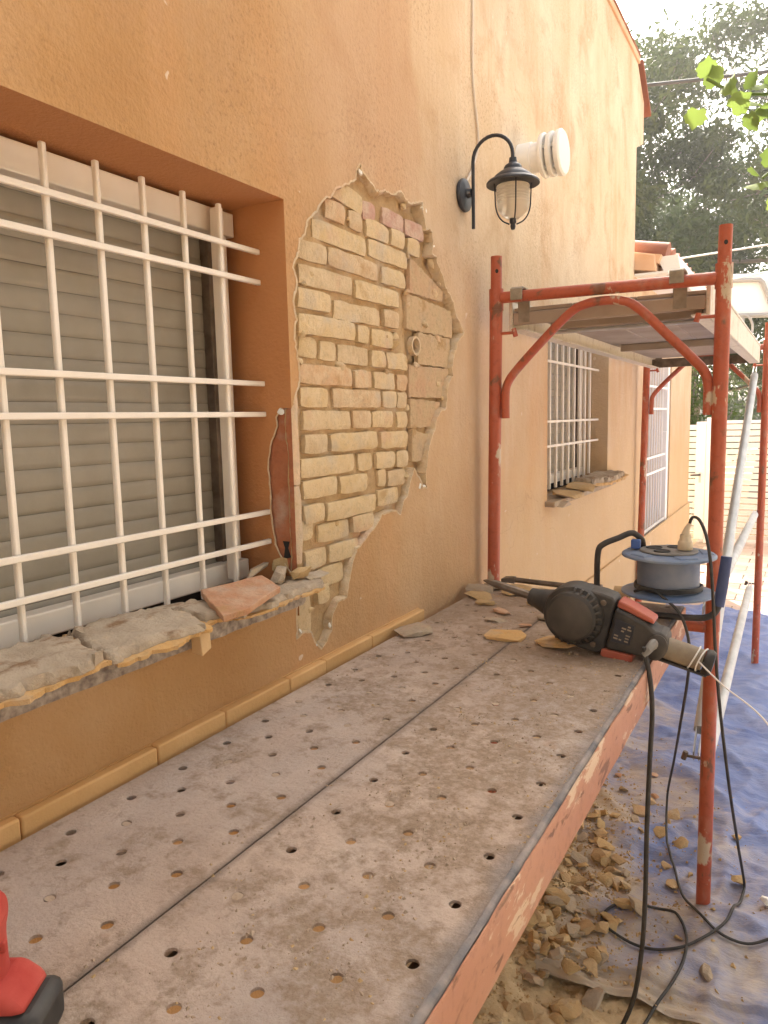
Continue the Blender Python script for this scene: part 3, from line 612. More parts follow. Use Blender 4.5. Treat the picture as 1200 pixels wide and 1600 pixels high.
# sills, plinth, ledge tiles, roof edge
sl = MB()
prof = rough_line([(0.045,Y1-0.04),(0.05,0.6),(0.047,1.0),(0.045,1.40),(0.02,1.445),(-0.1,1.445),(-0.1,Y1)], 0.02, 0.004, 2.2)
sl.prism(prof, lambda x, y, h: (x, y, h), 1.343, 1.374)
obj('window_sill', sl, 'granite', house, smooth=40)
sl2 = MB().box((-0.1,3.44,1.345),(0.05,4.74,1.372)); obj('window_sill', sl2, 'grey_mortar', house, bevel=0.004)
obj('plinth', MB().box((0,2.4,-0.03),(0.018,8.465,0.825)), 'plaster', house, bevel=0.006)
lg = obj('ledge', MB().box((0.0,-1.2,1.08),(0.006,2.09,1.168)), 'ledge', house)
ys = [-1.2,-0.6,-0.1,0.35,0.66,0.945,1.137,1.363,1.517,1.752,2.085]
for a, b in zip(ys[:-1], ys[1:]):
    obj('ledge_tile', MB().box((0.0062,a+0.0012,1.085+rng.uniform(0,.002)),(0.028+rng.uniform(-.001,.001),b-0.0012,1.169+rng.uniform(-.002,.001))), 'ledge', lg, bevel=0.004)
ro = obj('roof', MB().box((-7.2,-5.1,4.102),(0.012,5.44,4.1405)), 'pale_tile', house, smooth=0)
for k in range(16):
    y = 5.44-0.42*k
    obj('roof_tile', MB().box((-0.3,y-0.418,4.142),(0.018+0.002*(k%3),y,4.160)), 'roof_tile', ro, bevel=0.008)
cor = MB(); cor.hexa([(-0.36,5.432,3.60),(-0.001,5.432,3.57),(-0.001,5.66,3.66),(-0.36,5.66,3.66),(-0.36,5.432,4.098),(-0.001,5.432,4.098),(-0.001,5.66,3.93),(-0.36,5.66,3.93)])
obj('eave_corbel', cor, 'plaster', house, smooth=0)
for k in range(3):
    obj('roof_tile', MB().hexa([(-0.4,5.45+0.1*k,4.104-0.075*k),(0.03,5.45+0.1*k,4.104-0.075*k),(0.03,5.56+0.1*k,4.02-0.075*k),(-0.4,5.56+0.1*k,4.02-0.075*k),(-0.4,5.45+0.1*k,4.128-0.075*k),(0.03,5.45+0.1*k,4.128-0.075*k),(0.03,5.56+0.1*k,4.046-0.075*k),(-0.4,5.56+0.1*k,4.046-0.075*k)]), 'roof_tile', ro)
# low wing roof with its gutter
wr = obj('wing_roof', MB().hexa([(-2.0,5.46,3.28),(0.15,5.46,2.80),(0.15,8.6,2.80),(-2.0,8.6,3.28),(-2.0,5.46,3.33),(0.17,5.46,2.855),(0.17,8.6,2.855),(-2.0,8.6,3.33)]), 'pale_tile', house, smooth=0)
obj('verge_tile', MB().hexa([(-1.0,5.45,2.95),(0.14,5.45,2.745),(0.14,5.62,2.745),(-1.0,5.62,2.95),(-1.0,5.45,3.13),(0.13,5.45,2.86),(0.13,5.62,2.86),(-1.0,5.62,3.13)]), 'pale_tile', wr, bevel=0.01)
obj('soffit', MB().box((-0.3,5.44,2.725),(0.22,8.6,2.742)), 'white', wr)
for k in range(14):
    y = 5.60+0.21*k
    obj('roof_tile', MB().tube([(-1.2,y,3.16),(0.19,y,2.87)], [0.075,0.085], 10), 'roof_tile', wr, smooth=40)
gut = MB(); gp = [(0.135,2.85),(0.19,2.725),(0.272,2.705),(0.292,2.735),(0.268,2.852)]
gi = [(0.262,2.846),(0.284,2.738),(0.268,2.713),(0.193,2.732),(0.142,2.848)]
gut.prism(gp+gi, lambda x, z, h: (x, h, z), 5.52, 8.62)
gut.prism(gp, lambda x, z, h: (x, h, z), 5.512, 5.519)
obj('gutter', gut, 'white', wr, smooth=20)

# ------------------------------------------------------------------ beyond the passage: fence, gate, trees, panel
FY = 11.0
def louvre(parent, x0, x1, z0, z1, pitch, y, mat='fence_white'):
    z = z0; src = None
    while z < z1-pitch*0.6:
        if src is None:
            mb = MB().hexa([(x0,y+0.012,0),(x1,y+0.012,0),(x1,y+0.024,0.0),(x0,y+0.024,0.0),(x0,y-0.035,pitch*0.80),(x1,y-0.035,pitch*0.80),(x1,y-0.025,pitch*0.84),(x0,y-0.025,pitch*0.84)])
            s = src = obj('slat', mb, mat, parent, smooth=0, local=True)
        else:
            s = src.copy(); C.objects.link(s); s.parent = parent
        s.location = (0, 0, z); z += pitch
def fence_panel(x0, x1, label, group=None):
    t = thing('louvred_fence', label, 'fence', (0, 0, 0), group=group)
    obj('post', MB().box((x0,FY-0.04,-0.02),(x0+0.06,FY+0.04,1.71)), 'fence_white', t, bevel=0.006)
    obj('top_rail', MB().box((x0+0.061,FY-0.03,1.625),(x1-0.001,FY+0.03,1.665)), 'fence_white', t, bevel=0.005)
    louvre(t, x0+0.061, x1-0.001, 0.05, 1.625, 0.083, FY); return t
fence_panel(-0.105, 2.4, 'white louvred metal fence with horizontal slats right of the gate')
gt = thing('metal_gate', 'white louvred metal gate with a small dark lever handle', 'gate', (0,0,0))
obj('stile', MB().box((-0.235,FY-0.03,0.03),(-0.109,FY+0.03,1.655)), 'fence_white', gt, bevel=0.005)
obj('stile', MB().box((-1.25,FY-0.03,0.03),(-1.16,FY+0.03,1.655)), 'fence_white', gt, bevel=0.005)
louvre(gt, -1.159, -0.236, 0.05, 1.65, 0.083, FY)
hd = obj('lever_handle', MB().tube([(-0.175,FY-0.03,0.93),(-0.175,FY-0.075,0.93)], 0.012, 8).tube([(-0.168,FY-0.075,0.93),(-0.29,FY-0.075,0.922)], [0.013,0.010], 8), 'black', gt)
obj('lock_plate', MB().box((-0.19,FY-0.034,0.82),(-0.16,FY-0.0305,0.96)), 'galv', hd)

def foliage(mb, centers, per, leaf, r, elong=1.0, droop=0.0):
    for c, rad in centers:
        for _ in range(per):
            d = Vector((r.gauss(0,1), r.gauss(0,1), r.gauss(0,1)*0.7)).normalized()*rad*(r.random()**0.45)
            p = Vector(c)+d
            a = Vector((r.gauss(0,1), r.gauss(0,1), r.gauss(0,1)-droop)).normalized(); b = a.orthogonal().normalized()
            b = Matrix.Rotation(r.uniform(0,6.28), 3, a) @ b
            s = leaf*r.uniform(0.6,1.4); w = s/elong
            o = len(mb.v); mb.v += [p-b*w*0.5, p+a*s*0.45-b*w*0.3, p+a*s, p+a*s*0.45+b*w*0.5]
            mb.f.append((o,o+1,o+2,o+3))
def pine(label, x, y, h, trunk_r, crown_lo, spread, n_limb, seed, per=42, lean=(0,0), fork=None, group=None):
    r = random.Random(seed)
    t = thing('pine_tree', label, 'tree', (x, y, -0.02), group=group)
    top = Vector((x+lean[0], y+lean[1], h*0.9))
    tp = [Vector((x, y, -0.05)).lerp(top, k/8) + Vector((0.12*math.sin(k*1.7+seed), 0.1*math.cos(k*1.3), 0))*(1 if 0 < k < 8 else 0) for k in range(9)]
    tb = MB().tube(tp, [trunk_r*(1-0.085*k) for k in range(9)], 14)
    cl = []; lb = MB()
    for k in range(n_limb):
        f = crown_lo + (1-crown_lo)*(k+0.5)/n_limb
        i = min(7, int(f*8)); a = tp[i].lerp(tp[i+1], f*8-i)
        ang = k*2.4+seed+r.uniform(-.4,.4); L = spread*(1.0-0.55*max(0, (f-crown_lo)/(1-crown_lo)-0.35))*r.uniform(0.7,1.15)
        e = a + Vector((math.cos(ang)*L, math.sin(ang)*L, r.uniform(0.1, 0.55)*L))
        m = a.lerp(e, 0.5)+Vector((0,0,-0.08*L))
        rr = trunk_r*0.36*(1.1-f)
        lb.tube(spline([a, m, e], 5), [max(0.012, rr*(1-0.085*q)) for q in range(11)], 7)
        for q in range(9):
            s = r.uniform(0.35, 1.1); p = a.lerp(e, s)+Vector((r.gauss(0,1), r.gauss(0,1), r.gauss(0,0.55)+0.2))*L*0.20
            cl.append((p, r.uniform(0.30, 0.70)*(0.75+0.1*spread)))
            if q % 3 == 0: lb.tube([a.lerp(e, min(1, s*0.8)), p], [rr*0.3+0.008, 0.006], 5, cap=False)
    obj('trunk', tb, 'bark', t, smooth=60)
    obj('limbs', lb, 'bark', t, smooth=60)
    fm = MB(); foliage(fm, cl, per*2, 0.17, r, 2.3, 0.25)
    obj('crown', fm, 'needle', t, smooth=0)
    return t
pine('dense pine with a bushy crown right behind the house corner', -3.0, 17.5, 9.5, 0.24, 0.20, 2.9, 26, 3, per=95)
pine('tall pine with a thick grey trunk standing behind the white panel', 0.33, 17.0, 12.6, 0.27, 0.36, 2.5, 22, 11, per=80, lean=(1.3,1.2))
pine('farthest pine, its crown showing between the two nearer pines', -1.9, 23.0, 8.6, 0.25, 0.25, 3.0, 20, 23, per=80)
pine('broad pine at the far right behind the tall trunk', 4.2, 21.0, 13.5, 0.3, 0.25, 3.8, 22, 31, per=80)
# shrub seen under the platform, between the wing and the red post
sh = thing('shrub', 'yellow green shrub rising just behind the white gate', 'shrub', (-0.6,12.6,0))
ms = MB(); rs = random.Random(5); stems = MB(); cl = []
for k in range(9):
    a = Vector((-0.6,12.6,-0.02)); e = a+Vector((rs.uniform(-.9,.7), rs.uniform(-.3,.5), rs.uniform(1.5,2.6)))
    stems.tube(spline([a, a.lerp(e,.5)+Vector((0,0,.2)), e], 4), 0.015, 6)
    for q in range(7): cl.append((a.lerp(e, rs.uniform(.35,1.0))+Vector((rs.gauss(0,.15), rs.gauss(0,.15), rs.gauss(0,.15))), rs.uniform(.15,.32)))
foliage(ms, cl, 60, 0.075, rs, 1.8)
obj('stems', stems, 'bark', sh); obj('foliage', ms, 'hedge', sh, smooth=0)
# far tree line closing the view
fb = MB(); rf = random.Random(9); cl = []
for k in range(420):
    x = rf.uniform(-16, 16); cl.append(((x, 34+rf.uniform(-2,2), rf.uniform(0.2, 5.0+1.8*math.sin(x*0.7)+1.0*math.sin(x*2.1))), rf.uniform(0.5,1.0)))
foliage(fb, cl, 60, 0.34, rf, 2.2)
o = obj('treeline', fb, 'needle', None, smooth=0); o['kind'] = 'stuff'; tag(o, 'dark mass of trees far behind the fence', 'trees')
# white panel with a grey tube outline in front of the thick trunk
pn = thing('hoop_board', 'white board with grey tube outline and ring in front of the pine trunk', 'hoop board', (0.05,12.6,0), (0,0,R(28)))
obj('board', MB().box((-0.35,0.05,3.20),(1.9,0.11,3.85)), 'white', pn, bevel=0.008, local=True)
obj('tube_outline', MB().tube([(-0.33,0.0,3.745),(0.36,0.0,3.745),(0.41,0.0,3.70),(0.60,0.0,3.26),(0.56,0.0,3.225),(-0.33,0.0,3.225)], 0.036, 8), 'grey_frame', pn, smooth=40, local=True)
obj('ring', MB().tube([(0.10+0.15*math.cos(a), -0.08, 3.03+0.19*math.sin(a)) for a in [i*math.pi/12 for i in range(25)]], 0.02, 8, cap=False), 'grey_frame', pn, local=True)
obj('bracket', MB().box((0.07,-0.07,3.12),(0.13,0.05,3.20)), 'grey_frame', pn, local=True)
obj('post', MB().tube([(-0.12,0.17,-0.02),(-0.12,0.17,3.75)], 0.05, 12), 'grey_frame', pn, local=True)
# overhead wires
def wire(p, label, r, mat='wire', group=None):
    a, b = Vector(p[0]), Vector(p[1]); pts = [a.lerp(b, k/24)-Vector((0,0,p[2]*4*(k/24)*(1-k/24))) for k in range(25)]
    return tag(obj('overhead_wire', MB().tube(pts, r, 6), mat), label, 'wire', group)
wire(((-1.77,8,5.17),(4.36,8,4.56),0.08), 'thick black overhead cable crossing the sky in front of the pines', 0.018)
wire(((-1.6,9.3,3.50),(5,9.3,3.85),0.05), 'pale thin wire just above the white gutter', 0.010, 'galv')
wire(((-1.2,9.6,3.12),(5,9.6,4.0),0.05), 'thin steel wire climbing to the right behind the red post', 0.008, 'galv')

# vine shoot hanging in from the right
def leaf_mb(s, r):
    out = []
    lob = [(0,0),(0.30,-0.10),(0.50,0.06),(0.47,0.20),(0.62,0.36),(0.50,0.50),(0.44,0.66),(0.22,0.74),(0.0,1.0)]
    pts = [(x*s, y*s) for x, y in lob] + [(-x*s, y*s) for x, y in reversed(lob[1:-1])]
    mb = MB(); cpt = (0, 0.4*s)
    f = lambda x, y: Vector((x, y, -0.30*abs(x)-0.5*(y/s)**2*0.25*s+0.02*s*math.sin(x/s*9)))
    vs = [f(*cpt)]+[f(*p) for p in pts]
    mb.add(vs, [(0, i+1, (i+1) % len(pts)+1) for i in range(len(pts))])
    return mb
vn = thing('vine_shoot', 'leafy vine shoot with bright green leaves reaching in from the right', 'vine', (1.5,3.5,3.1))
vstem = spline([(1.5,3.35,3.05),(1.15,3.45,3.0),(0.95,3.5,3.03),(0.78,3.5,3.07),(0.66,3.5,3.15)], 6)
obj('stem', MB().tube(vstem, 0.006, 6), 'vine', vn)
vl2 = spline([(1.6,3.35,2.95),(1.2,3.45,2.84),(0.98,3.5,2.78),(0.88,3.5,2.72)], 6)
obj('stem', MB().tube(vl2, 0.005, 6), 'vine', vn)
rv = random.Random(12)
for k, (x, y, z, s, rx, rz) in enumerate([(0.66,3.5,3.16,.115,1.9,0.3),(0.70,3.5,3.12,.13,1.2,2.6),(0.63,3.48,3.03,.12,-1.5,0.2),(0.79,3.5,3.05,.14,1.0,1.4),(0.76,3.46,3.0,.13,0.5,-2.2),(0.86,3.5,3.01,.13,0.3,1.0),(0.93,3.5,3.06,.15,1.6,-0.4),(0.94,3.46,2.98,.15,0.2,-1.6),(1.02,3.48,3.02,.15,1.2,0.8),(0.88,3.5,2.95,.12,0.1,2.9),(1.08,3.45,2.96,.15,-0.7,0.4),
        (0.92,3.5,2.76,.15,1.3,0.5),(0.90,3.48,2.70,.14,-0.4,1.9),(0.98,3.5,2.72,.15,0.3,0.3),(0.93,3.47,2.64,.13,-1.4,0.2),(1.05,3.45,2.78,.15,0.6,-1.2),(1.03,3.46,2.66,.14,-1.1,-0.5),(0.72,3.47,3.07,.13,0.9,-1.0),(0.82,3.52,3.08,.12,1.5,2.2),(0.88,3.46,3.05,.14,0.4,0.2),(0.97,3.52,3.03,.14,1.2,2.9),(0.90,3.44,2.99,.13,-0.6,1.2),(0.98,3.45,2.93,.14,0.2,0.7),(0.95,3.5,2.80,.13,1.0,-0.6),(0.87,3.5,2.73,.11,0.3,2.4),(1.0,3.43,2.69,.13,0.0,1.6),(0.83,3.44,2.96,.12,-1.2,-0.8)]):
    l = obj('leaf', leaf_mb(s*0.66, rv), 'vine', vn, smooth=60, local=True)
    l.location = Vector((x, y, z))-Vector((1.5,3.5,3.1)); l.rotation_euler = (rx+0.3, rv.uniform(-.7,.7), rz)

# unseen pergola and hedge, added to shade the near end of the wall
pgl = thing('shade_pergola', 'unseen timber pergola with dense vine roof, added to shade the near wall', 'pergola', (2.8,0,0))
for x in (1.45, 4.3):
    for y in (-3.6, 0.0, 2.9): obj('post', MB().box((x-0.05,y-0.05,-0.02),(x+0.05,y+0.05,3.0)), 'wood', pgl, bevel=0.008)
    obj('beam', MB().box((x-0.045,-4.0,3.002),(x+0.045,3.2,3.12)), 'wood', pgl, bevel=0.008)
for k in range(12): obj('rafter', MB().box((1.22,-3.9+0.62*k,3.122),(4.6,-3.83+0.62*k,3.20)), 'wood', pgl, bevel=0.006)
rg_ = random.Random(50); pf = MB()
foliage(pf, [((rg_.uniform(1.5,4.4), rg_.uniform(-3.7,2.9), rg_.uniform(3.2,3.45)), 0.34) for _ in range(420)], 44, 0.15, rg_, 1.15, 0.2)
obj('foliage', pf, 'hedge', pgl, smooth=0)
hgd = thing('shade_hedge', 'unseen dense green hedge beyond the pergola, added to shade the near wall', 'hedge', (5.0,-1,0))
hf = MB(); foliage(hf, [((rg_.uniform(4.7,5.5), rg_.uniform(-5,2.6), rg_.uniform(0.1,2.2)), 0.36) for _ in range(300)], 40, 0.12, rg_, 1.3)
obj('foliage', hf, 'hedge', hgd, smooth=0)
obj('stems', MB().tube([(5.1,-4.5,0),(5.1,-4.4,1.8)], 0.04, 6).tube([(5.1,-1,0),(5.1,-1.1,1.8)], 0.04, 6).tube([(5.1,2,0),(5.1,2.1,1.8)], 0.04, 6), 'bark', hgd)

bwl = thing('bounce_wall', 'unseen sunlit cream wall added to bounce light onto the house wall', 'wall', (4.6,7.2,0))  # out of view, added to throw sunlight back onto the far wall
obj('render_coat', MB().box((4.6,3.3,-0.03),(4.8,11.4,2.1)), 'cream_wall', bwl, bevel=0.01)
obj('coping', MB().box((4.56,3.28,2.102),(4.84,11.42,2.16)), 'pale_tile', bwl, bevel=0.008)

# ------------------------------------------------------------------ blue tarp and dirt
def tarp_z(x, y):
    p = Vector((x*1.3, y*1.0, 0.0))
    h = 0.012*noise.fractal(p*1.2, 1.0, 2.0, 4)
    w = noise.noise_vector(Vector((x*0.9, y*0.9, 4)))
    rid = 1-abs(noise.noise(Vector((x*1.4+w.x, y*3.4+w.y*1.4, 1.0)))*2.0); h += 0.055*max(0, rid-0.55)
    rid2 = 1-abs(noise.noise(Vector((x*4.2+w.y*2, y*3.0-w.x*2, 8.0)))*2.2); h += 0.036*max(0, rid2-0.6)
    rid3 = 1-abs(noise.noise(Vector((x*7.5+w.y*3, y*9.0, 3.0)))*2.2); h += 0.014*max(0, rid3-0.5)
    for sc_, am in ((2.1, 0.028), (5.0, 0.019), (11.0, 0.010)):
        dd, _ = noise.voronoi(Vector((x*sc_+0.6*w.x, y*sc_*0.8+0.6*w.y, 1.7*sc_)))
        h += am*(min(dd[0], 0.6)-0.30)
    near = max(0, 1-abs(y-2.45)/0.8)
    h += near*0.05*max(0, noise.noise(Vector((x*2.4+3, y*4.5, 6)))+0.15)
    fx = (y/0.36) % 1.0; d = min(fx, 1-fx)*0.36
    h -= 0.010*math.exp(-(d/0.012)**2)
    return 0.006+max(-0.004, h+0.012)
tp = MB(); nx, nyt = 190, 330; xa, xb, ya, yb = -0.0, 3.2, 2.06, 7.1
for j in range(nyt+1):
    for i in range(nx+1):
        u = i/nx; v = (j/nyt)**1.35
        x = xa+(xb-xa)*u**1.2; y = ya+(yb-ya)*v
        if j == 0: y += 0.05*x+0.02*noise.noise(Vector((x*5,0,0)))
        else: y += (1-v)**6*(0.05*x+0.02*noise.noise(Vector((x*5,0,0))))
        if j == nyt: y += 0.03*noise.noise(Vector((x*3,7,0)))
        z = tarp_z(x, y)
        if v < 0.02: z = 0.006+(z-0.006)*0.7+0.008*math.exp(-((v-0.004)/0.002)**2)
        tp.v.append(Vector((x, y, z)))
tp.f = [(j*(nx+1)+i, j*(nx+1)+i+1, (j+1)*(nx+1)+i+1, (j+1)*(nx+1)+i) for j in range(nyt) for i in range(nx)]
tag(obj('tarpaulin', tp, 'tarp', smooth=80), 'crumpled dusty blue tarpaulin spread over the ground', 'tarp')
def dirt_h(x, y):
    a = max(0, 1-((x-0.27)/0.22)**2)*max(0, 1-((y-2.35)/0.85)**2)
    return a
dm = MB(); n1, n2 = 110, 190
for j in range(n2+1):
    for i in range(n1+1):
        x = -0.0+1.6*i/n1; y = 0.9+2.5*j/n2
        a = dirt_h(x, y)
        if y < 2.12+0.05*x: a = max(a, 0.35)
        nn = noise.fractal(Vector((x*7, y*7, 2)), 1.0, 2.0, 5)
        z = -0.03 + 0.12*a + 0.035*a*nn + 0.012*noise.fractal(Vector((x*28, y*28, 2)), 1, 2, 3)*(1 if a > 0 else 0)
        if y < 2.04+0.05*x: z = max(z, 0.004+0.006*nn)
        dm.v.append(Vector((x, y, z)))
dm.f = [(j*(n1+1)+i, j*(n1+1)+i+1, (j+1)*(n1+1)+i+1, (j+1)*(n1+1)+i) for j in range(n2) for i in range(n1)]
o = obj('dirt', dm, 'dirt', smooth=80, kind='stuff'); tag(o, 'heap of loose tan plaster dust beside the platform', 'dirt')
def ground_z(x, y):
    a = dirt_h(x, y); nn = noise.fractal(Vector((x*7, y*7, 2)), 1.0, 2.0, 5)
    z = -0.03+0.12*a+0.035*a*nn
    return max(z, tarp_z(x, y) if y > 2.1 else 0.006)
# named fragments first, then the alike chunks
def chunk(name, label, cat, c, size, mat, rot, seed, group=None, npt=18):
    r = random.Random(seed)
    o = obj(name, MB().rock((0,0,0), size, r, npt, rot=Matrix.Identity(3)), mat, None, smooth=30, local=True)
    o.location = c; o.rotation_euler = rot; return tag(o, label, cat, group)
def gz(x, y, d): return (x, y, ground_z(x, y)+d)
chunk('mortar_slab', 'largest tan mortar slab leaning in the rubble beside the platform', 'rubble', gz(0.295,2.21,0.045), (0.072,0.062,0.022), 'rubble', (0.55,-0.35,0.3), 1)
chunk('mortar_slab', 'long flat mortar piece lying just behind the largest slab', 'rubble', gz(0.375,2.395,0.03), (0.075,0.035,0.02), 'rubble', (0.1,0.1,-0.3), 2)
chunk('mortar_slab', 'narrow mortar piece on the tarp inside the black cable loop', 'rubble', gz(0.56,2.40,0.012), (0.05,0.022,0.012), 'rubble', (0,0.1,-0.5), 3)
chunk('mortar_slab', 'long dusty mortar piece lying beyond the cable loop on the right', 'rubble', gz(0.88,2.30,0.012), (0.055,0.024,0.016), 'grey_mortar', (0,0.05,-1.0), 4)
chunk('plaster_lump', 'round pale lump right of the near red scaffold post', 'rubble', gz(0.93,2.83,0.018), (0.035,0.028,0.025), 'rubble', (0.2,0,0.3), 5)
chunk('plaster_lump', 'pale chip on the tarp farthest up beside the near red post', 'rubble', gz(0.90,3.17,0.012), (0.026,0.02,0.012), 'rubble', (0.2,0.1,0.9), 6)
chunk('plaster_lump', 'bright white crumb of plaster by the tarp fold at right', 'rubble', gz(1.03,2.72,0.018), (0.034,0.028,0.022), 'white_gyp', (0.1,0.3,0.9), 7)
chunk('brick_chip', 'small orange brick chip alone on the tarp below the wooden edge', 'rubble', gz(0.35,3.51,0.010), (0.022,0.018,0.011), 'terracotta', (0.2,0.1,0.2), 8)
chunk('brick_chip', 'flat orange brick chip beside the hanging black drill cable', 'rubble', gz(0.505,3.57,0.010), (0.034,0.02,0.010), 'terracotta', (0.1,0.1,0.5), 9)
chunk('brick_chip', 'orange brick chip just in front of the flat chip by the cable', 'rubble', gz(0.545,3.36,0.010), (0.026,0.018,0.010), 'terracotta', (0.1,0.2,-0.6), 10)
chunk('mortar_slab', 'flat mortar slab at the bottom edge beside the drill cable', 'rubble', gz(0.54,1.985,0.02), (0.05,0.045,0.014), 'rubble', (0.25,0.05,0.5), 11)
rr = random.Random(77); placed = 0
while placed < 215:
    y = min(3.35, max(1.78, rr.gauss(2.45, 0.42))); x = rr.uniform(0.20, 0.62)+rr.random()**3*0.15
    if dirt_h(x, y) < 0.12 and rr.random() < 0.55: continue
    if x > 0.60 and rr.random() < 0.6: continue
    s = 0.012+0.034*rr.random()**1.7
    fl, ma = rr.uniform(.28,.62), rr.choice(['rubble','rubble','mortar','grey_mortar'])
    o = obj('rubble_chunk', MB().rock((0,0,0), (s*rr.uniform(.9,1.6), s, s*fl), rr, 16), ma, None, smooth=30, local=True)
    o.location = gz(x, y, s*0.35)
    sz = 'large' if s > 0.026 else ('middling' if s > 0.017 else 'small')
    wh = 'at the bottom end of the heap' if y < 2.1 else ('under the drill cable in the heap' if y < 2.45 else ('in the middle of the heap' if y < 2.8 else 'at the far end of the heap'))
    sd = 'by the edge board' if x < 0.40 else 'towards the tarp'
    tn = {'rubble':'tan','mortar':'brownish','grey_mortar':'greyish'}[ma]+(' flat' if fl < 0.45 else ' blocky')
    tag(o, f'{sz} {tn} mortar chunk {wh}, {sd}', 'rubble', f'{sz} {tn} mortar chunks {wh}, {sd}'); placed += 1
for k in range(14):
    x, y = rr.uniform(0.62, 1.1), rr.uniform(2.2, 3.6)
    s = rr.uniform(0.008, 0.015)
    o = obj('rubble_chip', MB().rock((0,0,0), (s*1.4, s, s*0.6), rr, 12), 'rubble', None, smooth=30, local=True); o.location = gz(x, y, s*0.3)
    tag(o, 'small tan chip scattered on the open tarp away from the heap', 'rubble', 'chips scattered on the open tarp')
def crumbs(name, label, n, fn, smin, smax, mat, r):
    mb = MB()
    for _ in range(n):
        p = fn(r)
        if p is None: continue
        s = smin+(smax-smin)*r.random()**3
        a = r.uniform(0, 6.28); e1 = Vector((math.cos(a), math.sin(a), r.uniform(-.3,.3)))*s; e2 = Vector((-math.sin(a), math.cos(a), r.uniform(-.3,.3)))*s*r.uniform(.5,1); up = Vector((r.uniform(-.3,.3)*s, r.uniform(-.3,.3)*s, s*r.uniform(.4,.9)))
        P = Vector(p)
        mb.add([P-e1-up*.3, P+e2-up*.3, P+e1-up*.3, P-e2-up*.3, P+up+e1*.2], [(0,1,4),(1,2,4),(2,3,4),(3,0,4)])
    o = obj(name, mb, mat, None, smooth=0, kind='stuff'); tag(o, label, 'debris'); return o
def heap_pt(r):
    y = r.gauss(2.45, 0.55); x = 0.2+abs(r.gauss(0, 0.28))
    if not 1.5 < y < 4.2 or x > 1.3: return None
    return (x, y, ground_z(x, y)+0.001)
crumbs('mortar_crumbs', 'fine mortar crumbs strewn over the tarp and heap', 6500, heap_pt, 0.0015, 0.0095, 'rubble', random.Random(3))

# ------------------------------------------------------------------ thin haze volume, added to imitate lens flare over far things
hm = bpy.data.materials.new('flare_haze'); hm.use_nodes = True; hm.node_tree.nodes.clear()
pvn = hm.node_tree.nodes.new('ShaderNodeVolumePrincipled'); hmo = hm.node_tree.nodes.new('ShaderNodeOutputMaterial')
pvn.inputs['Color'].default_value = (0.97, 0.955, 0.93, 1); pvn.inputs['Density'].default_value = 0.0024; pvn.inputs['Anisotropy'].default_value = 0.35
hm.node_tree.links.new(pvn.outputs[0], hmo.inputs['Volume'])
obj('haze', MB().box((-50,-50,-1.1),(50,50,17.5)), hm, smooth=0, kind='stuff')

# ------------------------------------------------------------------ lower platform: two perforated planks
def deck_plank(label, x0, x1, rows, y0, ph, ribs, outer):
    t = thing('scaffold_plank', label, 'plank', ((x0+x1)/2, 1.0, 1.05), group=None)
    mb = MB(); pitch = 0.0607; zt = 1.145
    ya = y0-pitch*0.5; nrow = int((2.55-ya)/pitch)
    cx = [x0]+[(rows[i]+rows[i+1])/2 for i in range(len(rows)-1)]+[x1]
    cen = rows; rad = 0.0085; K = 16
    for i, xc in enumerate(cen):
        for j in range(-9, nrow+1):
            yc = y0+j*pitch; a, b = cx[i], cx[i+1]; c, d = yc-pitch/2, yc+pitch/2
            sq = []
            for e, (p, q) in enumerate((((a,c),(b,c)),((b,c),(b,d)),((b,d),(a,d)),((a,d),(a,c)))):
                for k in range(4): sq.append((p[0]+(q[0]-p[0])*k/4, p[1]+(q[1]-p[1])*k/4))
            if (i+j+ph) % 2 == 0:
                ci = [(xc+rad*math.cos(-2.356+2*math.pi*k/K), yc+rad*math.sin(-2.356+2*math.pi*k/K)) for k in range(K)]
                c2 = [(xc+(rad+0.0035)*math.cos(-2.356+2*math.pi*k/K), yc+(rad+0.0035)*math.sin(-2.356+2*math.pi*k/K)) for k in range(K)]
                vs = [(x, y, zt) for x, y in sq]+[(x, y, zt) for x, y in c2]+[(x, y, zt-0.0018) for x, y in ci]+[(x, y, zt-0.006) for x, y in ci]
                fs = []
                for r_ in range(3): fs += [(r_*K+k, r_*K+(k+1) % K, (r_+1)*K+(k+1) % K, (r_+1)*K+k) for k in range(K)]
                mb.add(vs, fs)
            else:
                mb.add([(x, y, zt) for x, y in sq], [tuple(range(16))])
    yl, yh = y0-9*pitch-pitch/2, y0+nrow*pitch+pitch/2
    obj('perforated_deck', mb, 'deck', t, smooth=30)
    sk_ = MB()
    sk_.box((x0, yl, 1.085), (x0+0.003, yh, 1.1435)); sk_.box((x1-0.003, yl, 1.085), (x1, yh, 1.1435))
    sk_.box((x0+0.0035, yh-0.003, 1.085), (x1-0.0035, yh, 1.1435))
    obj('side_flange', sk_, 'deck', t, smooth=0)
    for a, b in ribs: obj('stiffener', MB().box((a, yl+0.05, 1.10), (b, yh-0.05, 1.128)), 'steel', t, bevel=0.004)
    return t, yl, yh
deck_plank('inner dusty perforated scaffold plank lying against the tiled ledge', 0.048, 0.3735, [0.095,0.152,0.210,0.2655,0.3245], 0.576, 0, [(0.078,0.168)], False)
t2, yl, yh = deck_plank('outer dusty perforated scaffold plank with a worn salmon edge board', 0.3765, 0.742, [0.435,0.502,0.569,0.636,0.703], 0.518, 1, [(0.418,0.452),(0.69,0.716)], True)
rm = MB(); kk = 150
rp = []
for k in range(kk+1):
    y = yl+(yh-yl)*k/kk; w = 0.0025*noise.noise(Vector((y*9,0,0))); z = 0.003*noise.noise(Vector((y*7,3,0)))
    rp.append([(0.7425,y,1.1),(0.7425+w*0.3,y,1.1465+z),(0.7475+w,y,1.1475+z),(0.7525,y,1.144),(0.7535,y,1.1)])
for ring_ in rp: rm.v += [Vector(p) for p in ring_]
